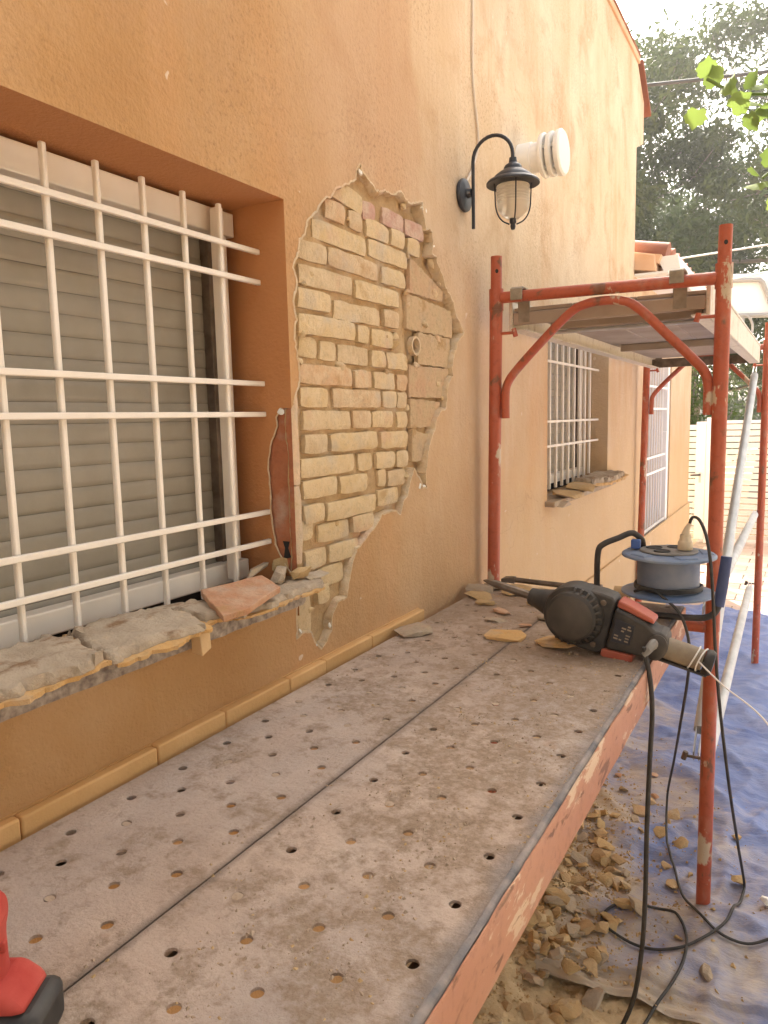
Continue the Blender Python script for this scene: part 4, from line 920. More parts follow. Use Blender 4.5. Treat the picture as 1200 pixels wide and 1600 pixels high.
rm.f = [(k*5+i, k*5+i+1, (k+1)*5+i+1, (k+1)*5+i) for k in range(kk) for i in range(4)]
obj('rim', rm, 'rim', t2, smooth=60)
bd = MB(); bp = []
for k in range(kk+1):
    y = yl+(yh-yl)*k/kk
    zt = 1.144+0.0045*noise.noise(Vector((y*11,5,0)))+0.002*noise.noise(Vector((y*50,5,0))); zb = 1.048+0.002*noise.noise(Vector((y*6,8,0)))
    xo = 0.7585+0.0012*noise.noise(Vector((y*8,2,0)))
    bp.append([(0.754,y,zt-0.001),(xo-0.0015,y,zt),(xo,y,zt-0.004),(xo,y,zb+0.003),(xo-0.002,y,zb),(0.754,y,zb)])
for ring_ in bp: bd.v += [Vector(p) for p in ring_]
bd.f = [(k*6+i, k*6+(i+1) % 6, (k+1)*6+(i+1) % 6, (k+1)*6+i) for k in range(kk) for i in range(6)]+[(0,1,2,3,4,5), tuple(kk*6+i for i in range(6))]
obj('edge_board', bd, 'board_red', t2, smooth=40)
hd_ = MB(); rh = random.Random(15)
for x_, y0_, ph_ in [(x, 0.576, i) for i, x in enumerate([0.095,0.152,0.210,0.2655,0.3245])]+[(x, 0.518, i+1) for i, x in enumerate([0.435,0.502,0.569,0.636,0.703])]:
    for j in range(-9, 36):
        y_ = y0_+0.0607*j
        if (ph_+j) % 2 or y_ > 2.5 or rh.random() > (0.16 if y_ < 1.2 else 0.42): continue
        zc = 1.1445-rh.uniform(0.0003, 0.004); kx = rh.uniform(0.6, 1.0)
        hd_.add([(x_+math.cos(q)*0.0086, y_+math.sin(q)*0.0086*kx, zc+0.0012*rh.random()) for q in [i*math.pi/6 for i in range(12)]]+[(x_,y_,zc+0.0008)], [(i, (i+1) % 12, 12) for i in range(12)])
o = obj('hole_dirt', hd_, 'deck_crumb', None, smooth=0, kind='stuff'); tag(o, 'dirt clogging some of the plank holes', 'debris')
def plank_pt(r):
    if r.random() < 0.45:
        y = 2.5-abs(r.gauss(0, 0.6)); x = r.uniform(0.06, 0.74)
    else:
        y = r.uniform(0.2, 2.4); x = min(0.738, max(0.06, r.gauss(0.58, 0.11)))
    if noise.noise(Vector((x*9, y*9, 1)))+r.uniform(-.25,.25) < 0.02 or not 0.1 < y < 2.53 or False: return None
    return (x, y, 1.1452)
crumbs('plank_crumbs', 'fine crumbs and dust scattered over both planks', 9000, plank_pt, 0.0007, 0.0052, 'deck_crumb', random.Random(8))
crumbs('pale_crumbs', 'fine pale plaster crumbs scattered over both planks', 2200, plank_pt, 0.0006, 0.0045, 'rubble', random.Random(18))
chunk('mortar_slab', 'flat grey mortar slab at the end of the tiled ledge', 'rubble', (0.087,1.90,1.156), (0.062,0.085,0.0165), 'grey_mortar', (0.04,0.02,-0.5), 41, npt=26)
chunk('clay_tile', 'flat broken clay tile under the tip of the demolition hammer', 'rubble', (0.345,1.97,1.154), (0.085,0.06,0.012), 'orange_clay', (0.03,0.03,0.2), 42, npt=24)
chunk('clay_tile', 'broken clay tile wedged under the body of the demolition hammer', 'rubble', (0.50,1.955,1.158), (0.085,0.055,0.014), 'orange_clay', (0.05,-0.10,-0.4), 43, npt=24)
chunk('plaster_flake', 'thin curled flake on the planks left of the hammer', 'rubble', (0.26,2.12,1.150), (0.05,0.022,0.006), 'grey_mortar', (0.05,0.1,0.3), 44)
chunk('plaster_flake', 'small dark flake on the planks nearest to the hammer chuck', 'rubble', (0.36,2.10,1.150), (0.032,0.016,0.006), 'terracotta', (0.05,0.1,0.9), 45)
chunk('clay_tile', 'brown broken tile standing at the foot of the wall-side post', 'rubble', (0.06,2.47,1.158), (0.07,0.06,0.014), 'grey_mortar', (0.1,0.1,0.3), 46)
chunk('clay_tile', 'pale dusty tile lying below the hammer bit near the wall-side post', 'rubble', (0.10,2.38,1.157), (0.075,0.05,0.012), 'rubble', (0.05,0.05,-0.4), 47)
chunk('mortar_slab', 'dusty mortar lump behind the hammer bit at the far plank end', 'rubble', (0.20,2.48,1.163), (0.075,0.045,0.02), 'rubble', (0.1,0.0,0.3), 48)
chunk('mortar_slab', 'sandy mortar piece behind the hammer head by the cable reel', 'rubble', (0.40,2.46,1.16), (0.08,0.05,0.015), 'grey_mortar', (0.05,0.1,0.1), 49)
rdb = random.Random(61)
far_bits = [('grey', 'curled dusty shard lying in the far corner by the wall-side post'), ('tan', 'tan shard resting against the spare chisel bit'), ('tan', 'thin tan shard between the hammer bit and the wall'), ('grey', 'grey shard between hammer head and cable reel'), ('tan', 'blocky mortar lump behind the hammer chuck'), ('orange', 'orange clay shard under the hammer bit'), ('grey', 'flat grey shard in front of the hammer chuck'), ('tan', 'pale shard left of the cable reel frame')]
for k, ((c_, lab), (x, y, sx_, sy_, sz_)) in enumerate(zip(far_bits, [(0.10,2.53,.06,.04,.018),(0.26,2.50,.06,.035,.016),(0.15,2.30,.055,.03,.010),(0.47,2.36,.06,.04,.016),(0.31,2.36,.045,.035,.02),(0.24,2.22,.05,.028,.010),(0.40,2.20,.045,.03,.010),(0.47,2.49,.06,.035,.016)])):
    chunk('debris_shard', lab, 'rubble', (x, y, 1.146+sz_*0.75), (sx_, sy_, sz_), {'grey':'grey_mortar','tan':'rubble','orange':'terracotta'}[c_], (rdb.uniform(-.12,.12), rdb.uniform(-.12,.12), rdb.uniform(-1,1)), 300+k, npt=22)
ch = thing('chisel_bit', 'dark spare chisel bit lying across the far end of the planks', 'chisel', (0.3,2.52,1.175))
obj('shaft', MB().tube([(0.17,2.545,1.184),(0.47,2.545,1.176)], 0.010, 8), 'steel', ch)
obj('collar', MB().tube([(0.435,2.545,1.177),(0.485,2.545,1.1755)], 0.020, 10), 'steel', ch)
obj('tip', MB().hexa([(0.125,2.52,1.177),(0.17,2.533,1.172),(0.17,2.557,1.172),(0.125,2.57,1.177),(0.125,2.52,1.189),(0.17,2.533,1.196),(0.17,2.557,1.196),(0.125,2.57,1.189)]), 'steel', ch)
tag(obj('pipe_coupling', MB().lathe([(0.026,0),(0.026,0.05),(0.019,0.05),(0.019,0.0),(0.026,0)], (0.53,2.54,1.171), axis='X', n=18, close=False), 'wood'), 'short brown pipe coupling lying left of the cable reel', 'coupling')

# ------------------------------------------------------------------ sill rubble
def layered(label, poly, z0, z1, z2, tilt, seed, mats=('orange_clay','slab')):
    """broken slab: clay tile below, mortar on top"""
    r = random.Random(seed); cx = sum(p[0] for p in poly)/len(poly); cy = sum(p[1] for p in poly)/len(poly)
    t = thing('sill_slab', label, 'rubble', (cx, cy, z0), (tilt[0], tilt[1], 0))
    P = rough_line([(a-cx, b-cy) for a, b in poly], 0.010, 0.012, seed)
    obj('clay_layer', MB().prism(P, lambda x, y, h: (x+0.002*noise.noise(Vector((x*60,y*60,h))), y, h), 0, z1-z0), mats[0], t, smooth=30, local=True)
    Q = rough_line([((a-cx)*0.965, (b-cy)*0.975) for a, b in poly], 0.010, 0.013, seed+3)
    bm = sheet(Q, [], lambda x, y: (x, y, 0)); top = MB()
    xs = [q[0] for q in Q]; ysq = [q[1] for q in Q]
    inner = []
    st = 0.011
    vs2 = [Vector(q) for q in Q]; es = [(i, (i+1) % len(Q)) for i in range(len(Q))]
    u = min(xs)
    while u < max(xs):
        w = min(ysq)
        while w < max(ysq):
            a, b = u+r.uniform(-.003,.003), w+r.uniform(-.003,.003)
            if in_poly(a, b, Q): vs2.append(Vector((a, b)))
            w += st
        u += st
    v, e, f, *_ = delaunay_2d_cdt(vs2, es, [], 0, 1e-6)
    def hz(p):
        edge = min((Vector((p.x, p.y))-Vector(q)).length for q in Q)
        fold = 0.0042*(abs(math.sin(p.x*52+seed+1.2*noise.noise(Vector((p.x*7,p.y*7,seed)))))-0.5)
        return z1-z0+0.001+(z2-z1)*min(1, edge/0.0035)*(1+0.35*noise.fractal(Vector((p.x*20, p.y*20, seed)), 1, 2, 4))+min(1, edge/0.02)*fold*(0.7+noise.noise(Vector((p.x*8, p.y*8, seed))))
    nq = len(v); ks = [tuple(t_) for t_ in f if in_poly(sum(v[i].x for i in t_)/3, sum(v[i].y for i in t_)/3, Q)]
    top.add([(p.x, p.y, hz(p)) for p in v]+[(q[0], q[1], z1-z0+0.0004) for q in Q], ks+[(i, (i+1) % len(Q), nq+(i+1) % len(Q), nq+i) for i in range(len(Q))])
    obj('mortar_layer', top, mats[1], t, smooth=60, local=True)
    return t
layered('big grey mortar slab on orange clay, nearest along the broken sill', [(-0.075,0.30),(-0.075,0.80),(-0.02,0.83),(0.02,0.80),(0.085,0.80),(0.10,0.70),(0.095,0.30)], 1.388, 1.396, 1.412, (0.0,0.08), 3)
layered('second grey slab on the broken sill with a long orange front edge', [(-0.085,0.845),(-0.08,0.99),(-0.03,1.06),(0.09,1.04),(0.095,0.815),(0.04,0.81)], 1.387, 1.394, 1.407, (0.02,0.10), 5)
layered('folded grey mortar slab in the middle of the broken sill', [(-0.085,1.0),(-0.08,1.12),(-0.02,1.17),(0.055,1.14),(0.075,1.06),(-0.02,1.065)], 1.383, 1.390, 1.403, (-0.03,0.06), 8)
layered('narrow mortar strip along the sill front below the terracotta tile', [(0.03,1.09),(0.0,1.2),(-0.01,1.46),(0.03,1.50),(0.075,1.45),(0.085,1.14)], 1.376, 1.381, 1.393, (0.0,0.05), 12)
tf = MB(); P = rough_line([(-0.045,1.155),(0.005,1.30),(0.085,1.265),(0.105,1.13),(0.09,1.075)], 0.02, 0.003, 6)
cx, cy = 0.03, 1.18
tf.prism([(a-cx, b-cy) for a, b in P], lambda x, y, h: (x, y, h), 0, 0.014)
tfo = obj('terracotta_tile', tf, 'terracotta', None, local=True, smooth=30, bevel=0.0015); tfo.location = (cx, cy, 1.405); tfo.rotation_euler = (0.10, 0.12, 0)
tag(tfo, 'broken pinkish terracotta tile tilted on the near window sill', 'tile')
chunk('plaster_flake', 'long curled plaster flake in the inner corner of the sill', 'rubble', (-0.06,1.36,1.425), (0.022,0.075,0.012), 'grey_mortar', (0.1,-0.3,0.25), 21)
chunk('plaster_lump', 'grey brown lump at the sill corner left of the white-edged lump', 'rubble', (-0.02,1.395,1.412), (0.03,0.05,0.020), 'grey_mortar', (0.2,0.2,0.3), 22)
chunk('plaster_lump', 'white-edged plaster lump at the outer corner of the sill', 'rubble', (0.012,1.44,1.412), (0.028,0.042,0.02), 'rubble', (0.1,-0.2,-0.2), 23)
chunk('mortar_slab', 'thin mortar flake reaching past the sill under the bricks', 'rubble', (0.02,1.49,1.396), (0.03,0.07,0.010), 'grey_mortar', (0.0,0.1,0.1), 24)
chunk('plaster_lump', 'small lump under the raised edge of the terracotta tile', 'rubble', (-0.035,1.115,1.40), (0.02,0.03,0.014), 'grey_mortar', (0.1,0.2,0.4), 25)
pg = obj('wooden_peg', MB().hexa([(-0.014,-0.015,-0.026),(0.010,-0.010,-0.032),(0.010,0.016,-0.022),(-0.014,0.012,-0.018),(-0.012,-0.017,0.024),(0.010,-0.017,0.024),(0.010,0.013,0.026),(-0.012,0.013,0.026)]), 'wood', None, bevel=0.002, local=True)
pg.location = (0.066,1.037,1.362); tag(pg, 'small pale wooden wedge hanging from the front of the sill', 'wedge')
def sill_pt(r):
    y = r.uniform(0.4,1.5); x = r.uniform(-0.12,0.045); return (x, y, 1.3745)
crumbs('sill_crumbs', 'fine mortar crumbs on the near window sill', 900, sill_pt, 0.001, 0.009, 'grey_mortar', random.Random(4))
layered('pale grey mortar slab at the far end of the second window sill', [(-0.06,4.10),(-0.06,4.70),(0.05,4.86),(0.10,4.72),(0.12,4.30),(0.05,4.12)], 1.385, 1.40, 1.425, (0.0,0.05), 31)
chunk('mortar_slab', 'tan slab in the middle of the second window sill', 'rubble', (0.02,4.02,1.395), (0.10,0.24,0.022), 'rubble', (0.03,0.10,0.2), 32)
chunk('mortar_slab', 'tan slab hanging over the near end of the second sill', 'rubble', (0.05,3.70,1.385), (0.09,0.20,0.020), 'rubble', (-0.05,0.25,-0.2), 33)
chunk('mortar_slab', 'dark crumbly piece lowest at the near end of the second sill', 'rubble', (0.045,3.56,1.352), (0.06,0.10,0.018), 'grey_mortar', (0.0,0.2,0.1), 34)
chunk('clay_tile', 'broken clay edge piece poking out at the far end of the second sill', 'rubble', (0.09,4.74,1.39), (0.04,0.10,0.02), 'orange_clay', (0.1,0.1,-0.1), 35)

# ------------------------------------------------------------------ wall lamp, flue cap, wall cable
YL = 2.481
wl = thing('wall_lamp', 'black swan-neck lantern with ribbed glass fixed to the orange wall', 'wall lamp', (0,YL,2.55))
obj('wall_plate', MB().lathe([(0.0,0),(0.052,0),(0.056,0.006),(0.054,0.014),(0.040,0.020),(0.0,0.021)], (0.001,YL,2.55), axis='X', n=32, close=False), 'black', wl)
obj('boss', MB().tube([(0.02,YL,2.555),(0.036,YL,2.555)], [0.018,0.013], 14), 'black', wl)
apts = [(0.042,YL,2.433),(0.042,YL,2.50),(0.042,YL,2.60)]+[(0.1135-0.0715*math.cos(a),YL,2.655+0.072*math.sin(a)) for a in [i*math.pi/14 for i in range(15)]]+[(0.185,YL,2.636)]
obj('arm', MB().tube(apts, 0.0062, 10), 'black', wl)
sx = 0.186
obj('shade', MB().lathe([(0.0,0.086),(0.012,0.086),(0.014,0.070),(0.026,0.062),(0.030,0.056),(0.032,0.048),(0.046,0.040),(0.062,0.028),(0.066,0.020),(0.084,0.012),(0.089,0.006),(0.089,0.0),(0.084,0.0),(0.060,0.010),(0.0,0.012)], (sx,YL,2.556), n=40, close=False), 'black', wl)
gpf = []
for k in range(25):
    u = k/24; r_ = 0.055-0.004*u if u < 0.62 else (0.0525*math.cos((u-0.62)/0.38*1.15))
    gpf.append((r_+(0.0016 if (k % 2 and u < 0.62) else 0), 2.552-0.105*u))
obj('glass', MB().lathe(gpf, (sx,YL,0), n=36), 'lamp_glass', wl)
for k in range(4):
    a = k*math.pi/2+0.5
    cp = [(sx+math.cos(a)*r_, YL+math.sin(a)*r_, z) for r_, z in [(0.062,2.560),(0.060,2.52),(0.058,2.485),(0.050,2.458),(0.034,2.438),(0.012,2.428)]]
    obj('cage_wire', MB().tube(spline(cp, 4), 0.0026, 6), 'black', wl)
obj('finial', MB().lathe([(0.0,2.448),(0.010,2.446),(0.012,2.434),(0.008,2.428),(0.009,2.420),(0.0065,2.411),(0.0,2.409)], (sx,YL,0), n=16, close=False), 'black', wl)
vt = thing('flue_cap', 'white round flue outlet with stacked discs sticking out of the wall', 'flue', (0,3.079,2.835))
yv, zv = 3.079, 2.832
obj('tube', MB().lathe([(0.062,0.0),(0.062,0.055),(0.0575,0.058),(0.0575,0.10)], (0.001,yv,zv), axis='X', n=36), 'white', vt)
obj('disc', MB().lathe([(0.05,0.098),(0.083,0.098),(0.086,0.103),(0.086,0.113),(0.08,0.118),(0.05,0.118)], (0,yv,zv), axis='X', n=40), 'white', vt)
obj('disc', MB().lathe([(0.05,0.130),(0.083,0.130),(0.086,0.135),(0.086,0.147),(0.08,0.151),(0.05,0.151)], (0,yv,zv), axis='X', n=40), 'white', vt)
obj('cap', MB().lathe([(0.05,0.164),(0.085,0.164),(0.088,0.170),(0.088,0.181),(0.081,0.188),(0.02,0.191)], (0,yv,zv), axis='X', n=40), 'white', vt)
for k in range(5):
    a = k*1.257+0.4
    obj('spacer', MB().box((0.1185,yv+math.cos(a)*0.066-0.007,zv+math.sin(a)*0.066-0.007),(0.1295,yv+math.cos(a)*0.066+0.007,zv+math.sin(a)*0.066+0.007)).box((0.1515,yv+math.cos(a)*0.066-0.007,zv+math.sin(a)*0.066-0.007),(0.1635,yv+math.cos(a)*0.066+0.007,zv+math.sin(a)*0.066+0.007)), 'galv', vt)
obj('core', MB().lathe([(0.045,0.1),(0.045,0.165)], (0,yv,zv), axis='X', n=20), 'galv', vt)
wc = spline([(0.006,2.595,4.08),(0.006,2.582,3.5),(0.006,2.577,3.2),(0.006,2.571,3.0),(0.006,2.585,2.91),(0.006,2.604,2.85),(0.006,2.618,2.79),(0.006,2.612,2.74),(0.006,2.56,2.66),(0.008,2.50,2.60)], 6)
tag(obj('wall_cable', MB().tube(wc, 0.0042, 7), 'cable_white'), 'off-white cable running down the wall to the lantern', 'cable')

# ------------------------------------------------------------------ scaffold frames, braces, upper platform
def arch_pts(Y):
    return spline([(0.103,Y,1.775),(0.103,Y,1.86),(0.112,Y,1.905),(0.150,Y,1.955),(0.25,Y,2.055),(0.345,Y,2.140),(0.40,Y,2.163),(0.455,Y,2.168),(0.51,Y,2.163),(0.566,Y,2.138),(0.66,Y,2.045),(0.752,Y,1.950),(0.787,Y,1.905),(0.796,Y,1.86),(0.797,Y,1.772)], 5)
def scaffold_frame(label, Y, lean):
    t = thing('scaffold', label, 'scaffold', (0.45, Y, 0))
    zg = 0.0
    for (xb_, xt_), sgn in (((0.036,0.068),1),((0.832,0.832),-1)):
        p = obj('post', MB().tube([(xb_,Y,zg),(xb_+(xt_-xb_)*.5,Y,1.12),(xt_,Y,2.24)], 0.0235, 20), 'frame_red', t)
        obj('spigot', MB().tube([(xt_,Y,2.24),(xt_+0.001,Y,2.362)], 0.0205, 20), 'frame_red', p)
        obj('collar', MB().tube([(xt_,Y,2.17),(xt_,Y,2.246)], 0.0262, 20), 'frame_red', p)
        ph = MB(); ang0 = -1.35 if sgn < 0 else -1.1
        ph.add([(xt_+0.0212*math.cos(ang0)+0.006*math.cos(q)*-math.sin(ang0), Y+0.0212*math.sin(ang0)+0.006*math.cos(q)*math.cos(ang0), 2.307+0.0075*math.sin(q)) for q in [i*math.pi/6 for i in range(12)]], [tuple(range(12))])
        obj('pin_hole_shade', ph, 'gap_shade', p, smooth=0)  # flat black disc painted for the shade inside the hole
        for z in (2.085, 0.597):
            xo = xt_-sgn*0 + sgn*0.0; d = sgn
            base_x = xb_+(xt_-xb_)*z/2.24
            obj('locking_pin', MB().tube([(base_x+d*0.022,Y-0.004,z),(base_x+d*0.075,Y-0.004,z)], 0.0055, 8).tube([(base_x+d*0.070,Y-0.004,z+0.014),(base_x+d*0.078,Y-0.004,z-0.014)], 0.009, 8), 'steel' if z < 1 else 'frame_red', t)
    obj('crossbar', MB().tube([(0.088,Y,2.214),(0.812,Y,2.203)], 0.0205, 18), 'frame_red', t)
    obj('arch_brace', MB().tube(arch_pts(Y), 0.0155, 14), 'frame_red', t)
    if Y < 3: obj('lower_crossbar', MB().tube([(0.075,Y,1.062),(0.812,Y,1.062)], 0.0205, 14), 'frame_red', t)
    return t
scaffold_frame('near orange-red scaffold frame with arched brace beside the cable reel', 2.63, 0)
scaffold_frame('far orange-red scaffold frame holding the other end of the upper platform', 5.6, 0)
br = thing('scaffold_brace', 'grey diagonal brace tube rising from near post foot to far post top', 'brace', (0.8,4.1,1.3))
a, b = Vector((0.793,2.665,0.60)), Vector((0.765,5.57,2.05)); d = (b-a).normalized()
def brace_parts(t, a, b, r=0.0225):
    d = (b-a).normalized()
    obj('tube', MB().tube([a+d*0.10, b-d*0.08], r, 14), 'galv', t)
    for p, s in ((a, 1), (b, -1)):
        q = p+d*s*0.10; u = d.cross(Vector((1,0,0))).normalized()
        mb = MB()
        for sx_ in (-0.011, 0.005):
            mb.hexa([p+Vector((sx_,0,0))-u*0.022-d*s*0.02, p+Vector((sx_+0.004,0,0))-u*0.022-d*s*0.02, p+Vector((sx_+0.004,0,0))+u*0.022-d*s*0.02, p+Vector((sx_,0,0))+u*0.022-d*s*0.02,
                     q+Vector((sx_*1.3,0,0))-u*0.016, q+Vector((sx_*1.3+0.004,0,0))-u*0.016, q+Vector((sx_*1.3+0.004,0,0))+u*0.016, q+Vector((sx_*1.3,0,0))+u*0.016])
        obj('fork_end', mb, 'galv', t, bevel=0.001)
brace_parts(br, a, b)
br2 = thing('scaffold_brace', 'grey horizontal guard tube level with the cable reel between the posts', 'brace', (0.8,4.1,1.1))
brace_parts(br2, Vector((0.806,2.69,1.10)), Vector((0.80,5.57,1.09)))
br3 = thing('scaffold_brace', 'lowest grey brace tube ending at the foot of the far right post', 'brace', (0.8,4.1,0.6))
brace_parts(br3, Vector((0.815,2.70,0.52)), Vector((0.785,5.57,0.585)))
up = thing('upper_platform', 'cream-railed scaffold deck hung between the two red frames', 'scaffold deck', (0.44,4.1,2.1))
for x0, x1, fl in ((0.098,0.112,1),(0.776,0.790,-1)):
    r_ = obj('side_rail', MB().box((x0,2.68,2.098),(x1,5.56,2.205)), 'cream_rail', up, bevel=0.003)
    obj('flange', MB().box((x1+0.0005,2.68,2.098),(x1+0.045,5.56,2.103)) if fl > 0 else MB().box((x0-0.045,2.68,2.098),(x0-0.0005,5.56,2.103)), 'cream_rail', r_)
    obj('lip', MB().box((x0-0.004,2.679,2.206),(x1+0.004,5.561,2.214)), 'cream_rail', r_, bevel=0.002)
for k in range(3):
    a_ = 0.114+0.2205*k
    obj('deck_board', MB().box((a_+0.001,2.69,2.166+0.001*k),(a_+0.2185,5.55,2.180)), 'ply', up, bevel=0.002)
obj('end_beam', MB().box((0.1125,2.682,2.118),(0.7755,2.704,2.163)), 'ply', up, bevel=0.004)
obj('end_beam', MB().box((0.1125,5.535,2.10),(0.7755,5.557,2.16)), 'steel', up, bevel=0.004)
obj('crossmember', MB().box((0.158,3.00,2.128),(0.730,3.035,2.1645)), 'ply', up, bevel=0.003)
obj('crossmember', MB().box((0.158,4.3,2.128),(0.730,4.335,2.1645)), 'ply', up, bevel=0.003)
obj('tie_rod', MB().tube([(0.16,3.02,2.118),(0.73,3.02,2.118)], 0.008, 8), 'galv', up)
for x in (0.155, 0.695):
    hk = MB(); pp = [(2.69,2.125),(2.69,2.238),(2.662,2.243),(2.61,2.243),(2.597,2.236),(2.597,2.196),(2.603,2.196),(2.603,2.232),(2.612,2.2365),(2.66,2.2365),(2.681,2.230),(2.681,2.125)]
    hk.prism(pp, lambda y, z, h: (h, y, z), x-0.0225, x+0.0225)
    obj('hook', hk, 'clamp', up, bevel=0.002)
for x in (0.155, 0.695):
    hk = MB(); hk.prism([(8.23-p[0], p[1]) for p in pp], lambda y, z, h: (h, y, z), x-0.0225, x+0.0225)
    obj('hook', hk, 'clamp', up, bevel=0.002)

# ------------------------------------------------------------------ demolition hammer
dh = thing('demolition_hammer', 'dusty black and orange demolition hammer with pointed bit lying on the planks', 'power tool', (0.56,1.95,1.250), (0, R(13.5), 0))
L = dict(local=True)
obj('bit', MB().tube([(-0.318,0,-0.002),(-0.30,0,0),(-0.27,0,0),(-0.135,0,0)], [0.002,0.008,0.0115,0.0125], 8), 'steel', dh, **L)
obj('chuck', MB().lathe([(0.0,-0.150),(0.019,-0.150),(0.023,-0.146),(0.026,-0.125),(0.034,-0.095),(0.043,-0.066),(0.046,-0.040),(0.0,-0.040)], (0,0,0), axis='X', n=26, close=False), 'dusty_black', dh, **L)
gh = obj('gear_housing', MB().lathe([(0.0,-0.052),(0.058,-0.052),(0.066,-0.046),(0.068,-0.030),(0.078,-0.026),(0.082,-0.018),(0.082,0.040),(0.0,0.045)], (-0.002,0,0), axis='Y', n=44, close=False), 'dusty_black', dh, **L)
obj('cover_disc', MB().lathe([(0.0,-0.058),(0.050,-0.057),(0.059,-0.053),(0.0,-0.051)], (-0.002,0,0), axis='Y', n=40, close=False), 'dusty_disc', gh, **L)
for k in range(26):
    a = 2*math.pi*k/26
    if 1.9 < a < 4.2: continue
    m = Matrix.Rotation(-a, 3, 'Y'); mb = MB()
    mb.hexa([m @ Vector(p)+Vector((-0.002,0,0)) for p in [(0.0665,-0.040,-0.0028),(0.0785,-0.025,-0.0032),(0.0785,-0.025,0.0032),(0.0665,-0.040,0.0028),(0.0665,-0.0465,-0.0028),(0.0785,-0.0335,-0.0032),(0.0785,-0.0335,0.0032),(0.0665,-0.0465,0.0028)]])
    obj('cooling_fin', mb, 'dusty_disc', gh, bevel=0.0012, **L)
def slab(poly, y0, y1): return MB().prism(poly, lambda x, z, h: (x, h, z), y0, y1)
obj('body', slab([(0.0,0.076),(0.055,0.080),(0.085,0.078),(0.098,0.070),(0.104,-0.062),(0.085,-0.080),(0.03,-0.084),(0.0,-0.078)], -0.034, 0.045), 'dusty_black', dh, bevel=0.006, **L)
obj('body_screw', MB().lathe([(0.008,-0.040),(0.007,-0.043),(0.0,-0.043)], (0.068,0,-0.058), axis='Y', n=14, close=False), 'steel', dh, **L)
obj('body_screw', MB().lathe([(0.008,-0.040),(0.007,-0.043),(0.0,-0.043)], (0.066,0,0.060), axis='Y', n=14, close=False), 'steel', dh, **L)
obj('motor_housing', slab([(0.1045,0.056),(0.15,0.052),(0.205,0.045),(0.25,0.030),(0.275,0.032),(0.295,0.020),(0.30,-0.012),(0.285,-0.034),(0.25,-0.045),(0.1045,-0.060)], -0.040, 0.042), 'dusty_black', dh, bevel=0.008, **L)
obj('bumper', slab([(0.106,0.076),(0.150,0.071),(0.235,0.055),(0.238,0.044),(0.20,0.046),(0.15,0.053),(0.106,0.057)], -0.030, 0.034), 'tool_red', dh, bevel=0.004, **L)
obj('bumper', slab([(0.094,-0.062),(0.20,-0.052),(0.205,-0.070),(0.19,-0.076),(0.104,-0.084),(0.094,-0.080)], -0.036, 0.036), 'tool_red', dh, bevel=0.004, **L)
npm = obj('nameplate', slab([(0.118,0.030),(0.182,0.027),(0.182,-0.028),(0.118,-0.032)], -0.0425, -0.0400), 'black', dh, bevel=0.001, **L)
rp_ = random.Random(4)
for k in range(6):
    for q in range(3):
        if rp_.random() < 0.3: continue
        x0_ = 0.124+0.019*q; z0_ = 0.020-0.008*k
        obj('print_mark', MB().box((x0_,-0.0429,z0_-0.002),(x0_+rp_.uniform(.008,.016),-0.0426,z0_+0.002)), 'tan_rubber', npm, smooth=0, **L)
obj('knuckle', MB().lathe([(0.0,-0.050),(0.024,-0.050),(0.034,-0.044),(0.036,0.02),(0.0,0.03)], (0.268,0,-0.008), axis='Y', n=28, close=False), 'dusty_black', dh, **L)
obj('cable_gland', MB().tube([(0.258,-0.047,0.0),(0.256,-0.066,0.004),(0.250,-0.086,-0.006),(0.242,-0.092,-0.022)], [0.015,0.015,0.013,0.009], 12), 'socket_grey', dh, **L)
obj('handle', MB().lathe([(0.0,0.280),(0.026,0.280),(0.0285,0.30),(0.029,0.36),(0.027,0.415),(0.0,0.418)], (0,0,-0.013), axis='X', n=24, close=False), 'tan_rubber', dh, **L)
obj('handle_guard', MB().hexa([(0.26,-0.018,-0.048),(0.26,0.02,-0.048),(0.44,0.018,-0.048),(0.44,-0.018,-0.048),(0.26,-0.018,-0.041),(0.26,0.02,-0.041),(0.44,0.018,-0.0425),(0.44,-0.018,-0.0425)]), 'dusty_black', dh, bevel=0.002, **L)
obj('end_cap', MB().lathe([(0.0,0.4185),(0.029,0.4185),(0.033,0.424),(0.034,0.438),(0.029,0.449),(0.0,0.451)], (0,0,-0.014), axis='X', n=24, close=False), 'dusty_black', dh, **L)
tie = MB()
for k, x in enumerate((0.386, 0.411)):
    tie.tube([(x+0.010*math.sin(q+k), math.cos(q)*0.0305, -0.013+math.sin(q)*0.0305) for q in [i*math.pi/10 for i in range(21)]], 0.0026, 6, cap=False)
obj('string_tie', tie, 'string', dh, **L)
tag(obj('string', MB().tube(spline([(0.862,1.93,1.170),(0.93,1.88,1.128),(1.02,1.82,1.085),(1.10,1.75,1.0),(1.25,1.6,0.85)], 6), 0.0022, 6), 'string'), 'thin white string running off to the right from the hammer handle', 'string')

gh.location = (0, -0.017, 0)
for o_ in list(dh.children_recursive):
    for v_ in o_.data.vertices:
        x_ = v_.co.x
        if x_ > 0.08: v_.co.x = 0.08+(x_-0.08)*0.745
        elif x_ < -0.08: v_.co.x = -0.08+(x_+0.08)*0.84

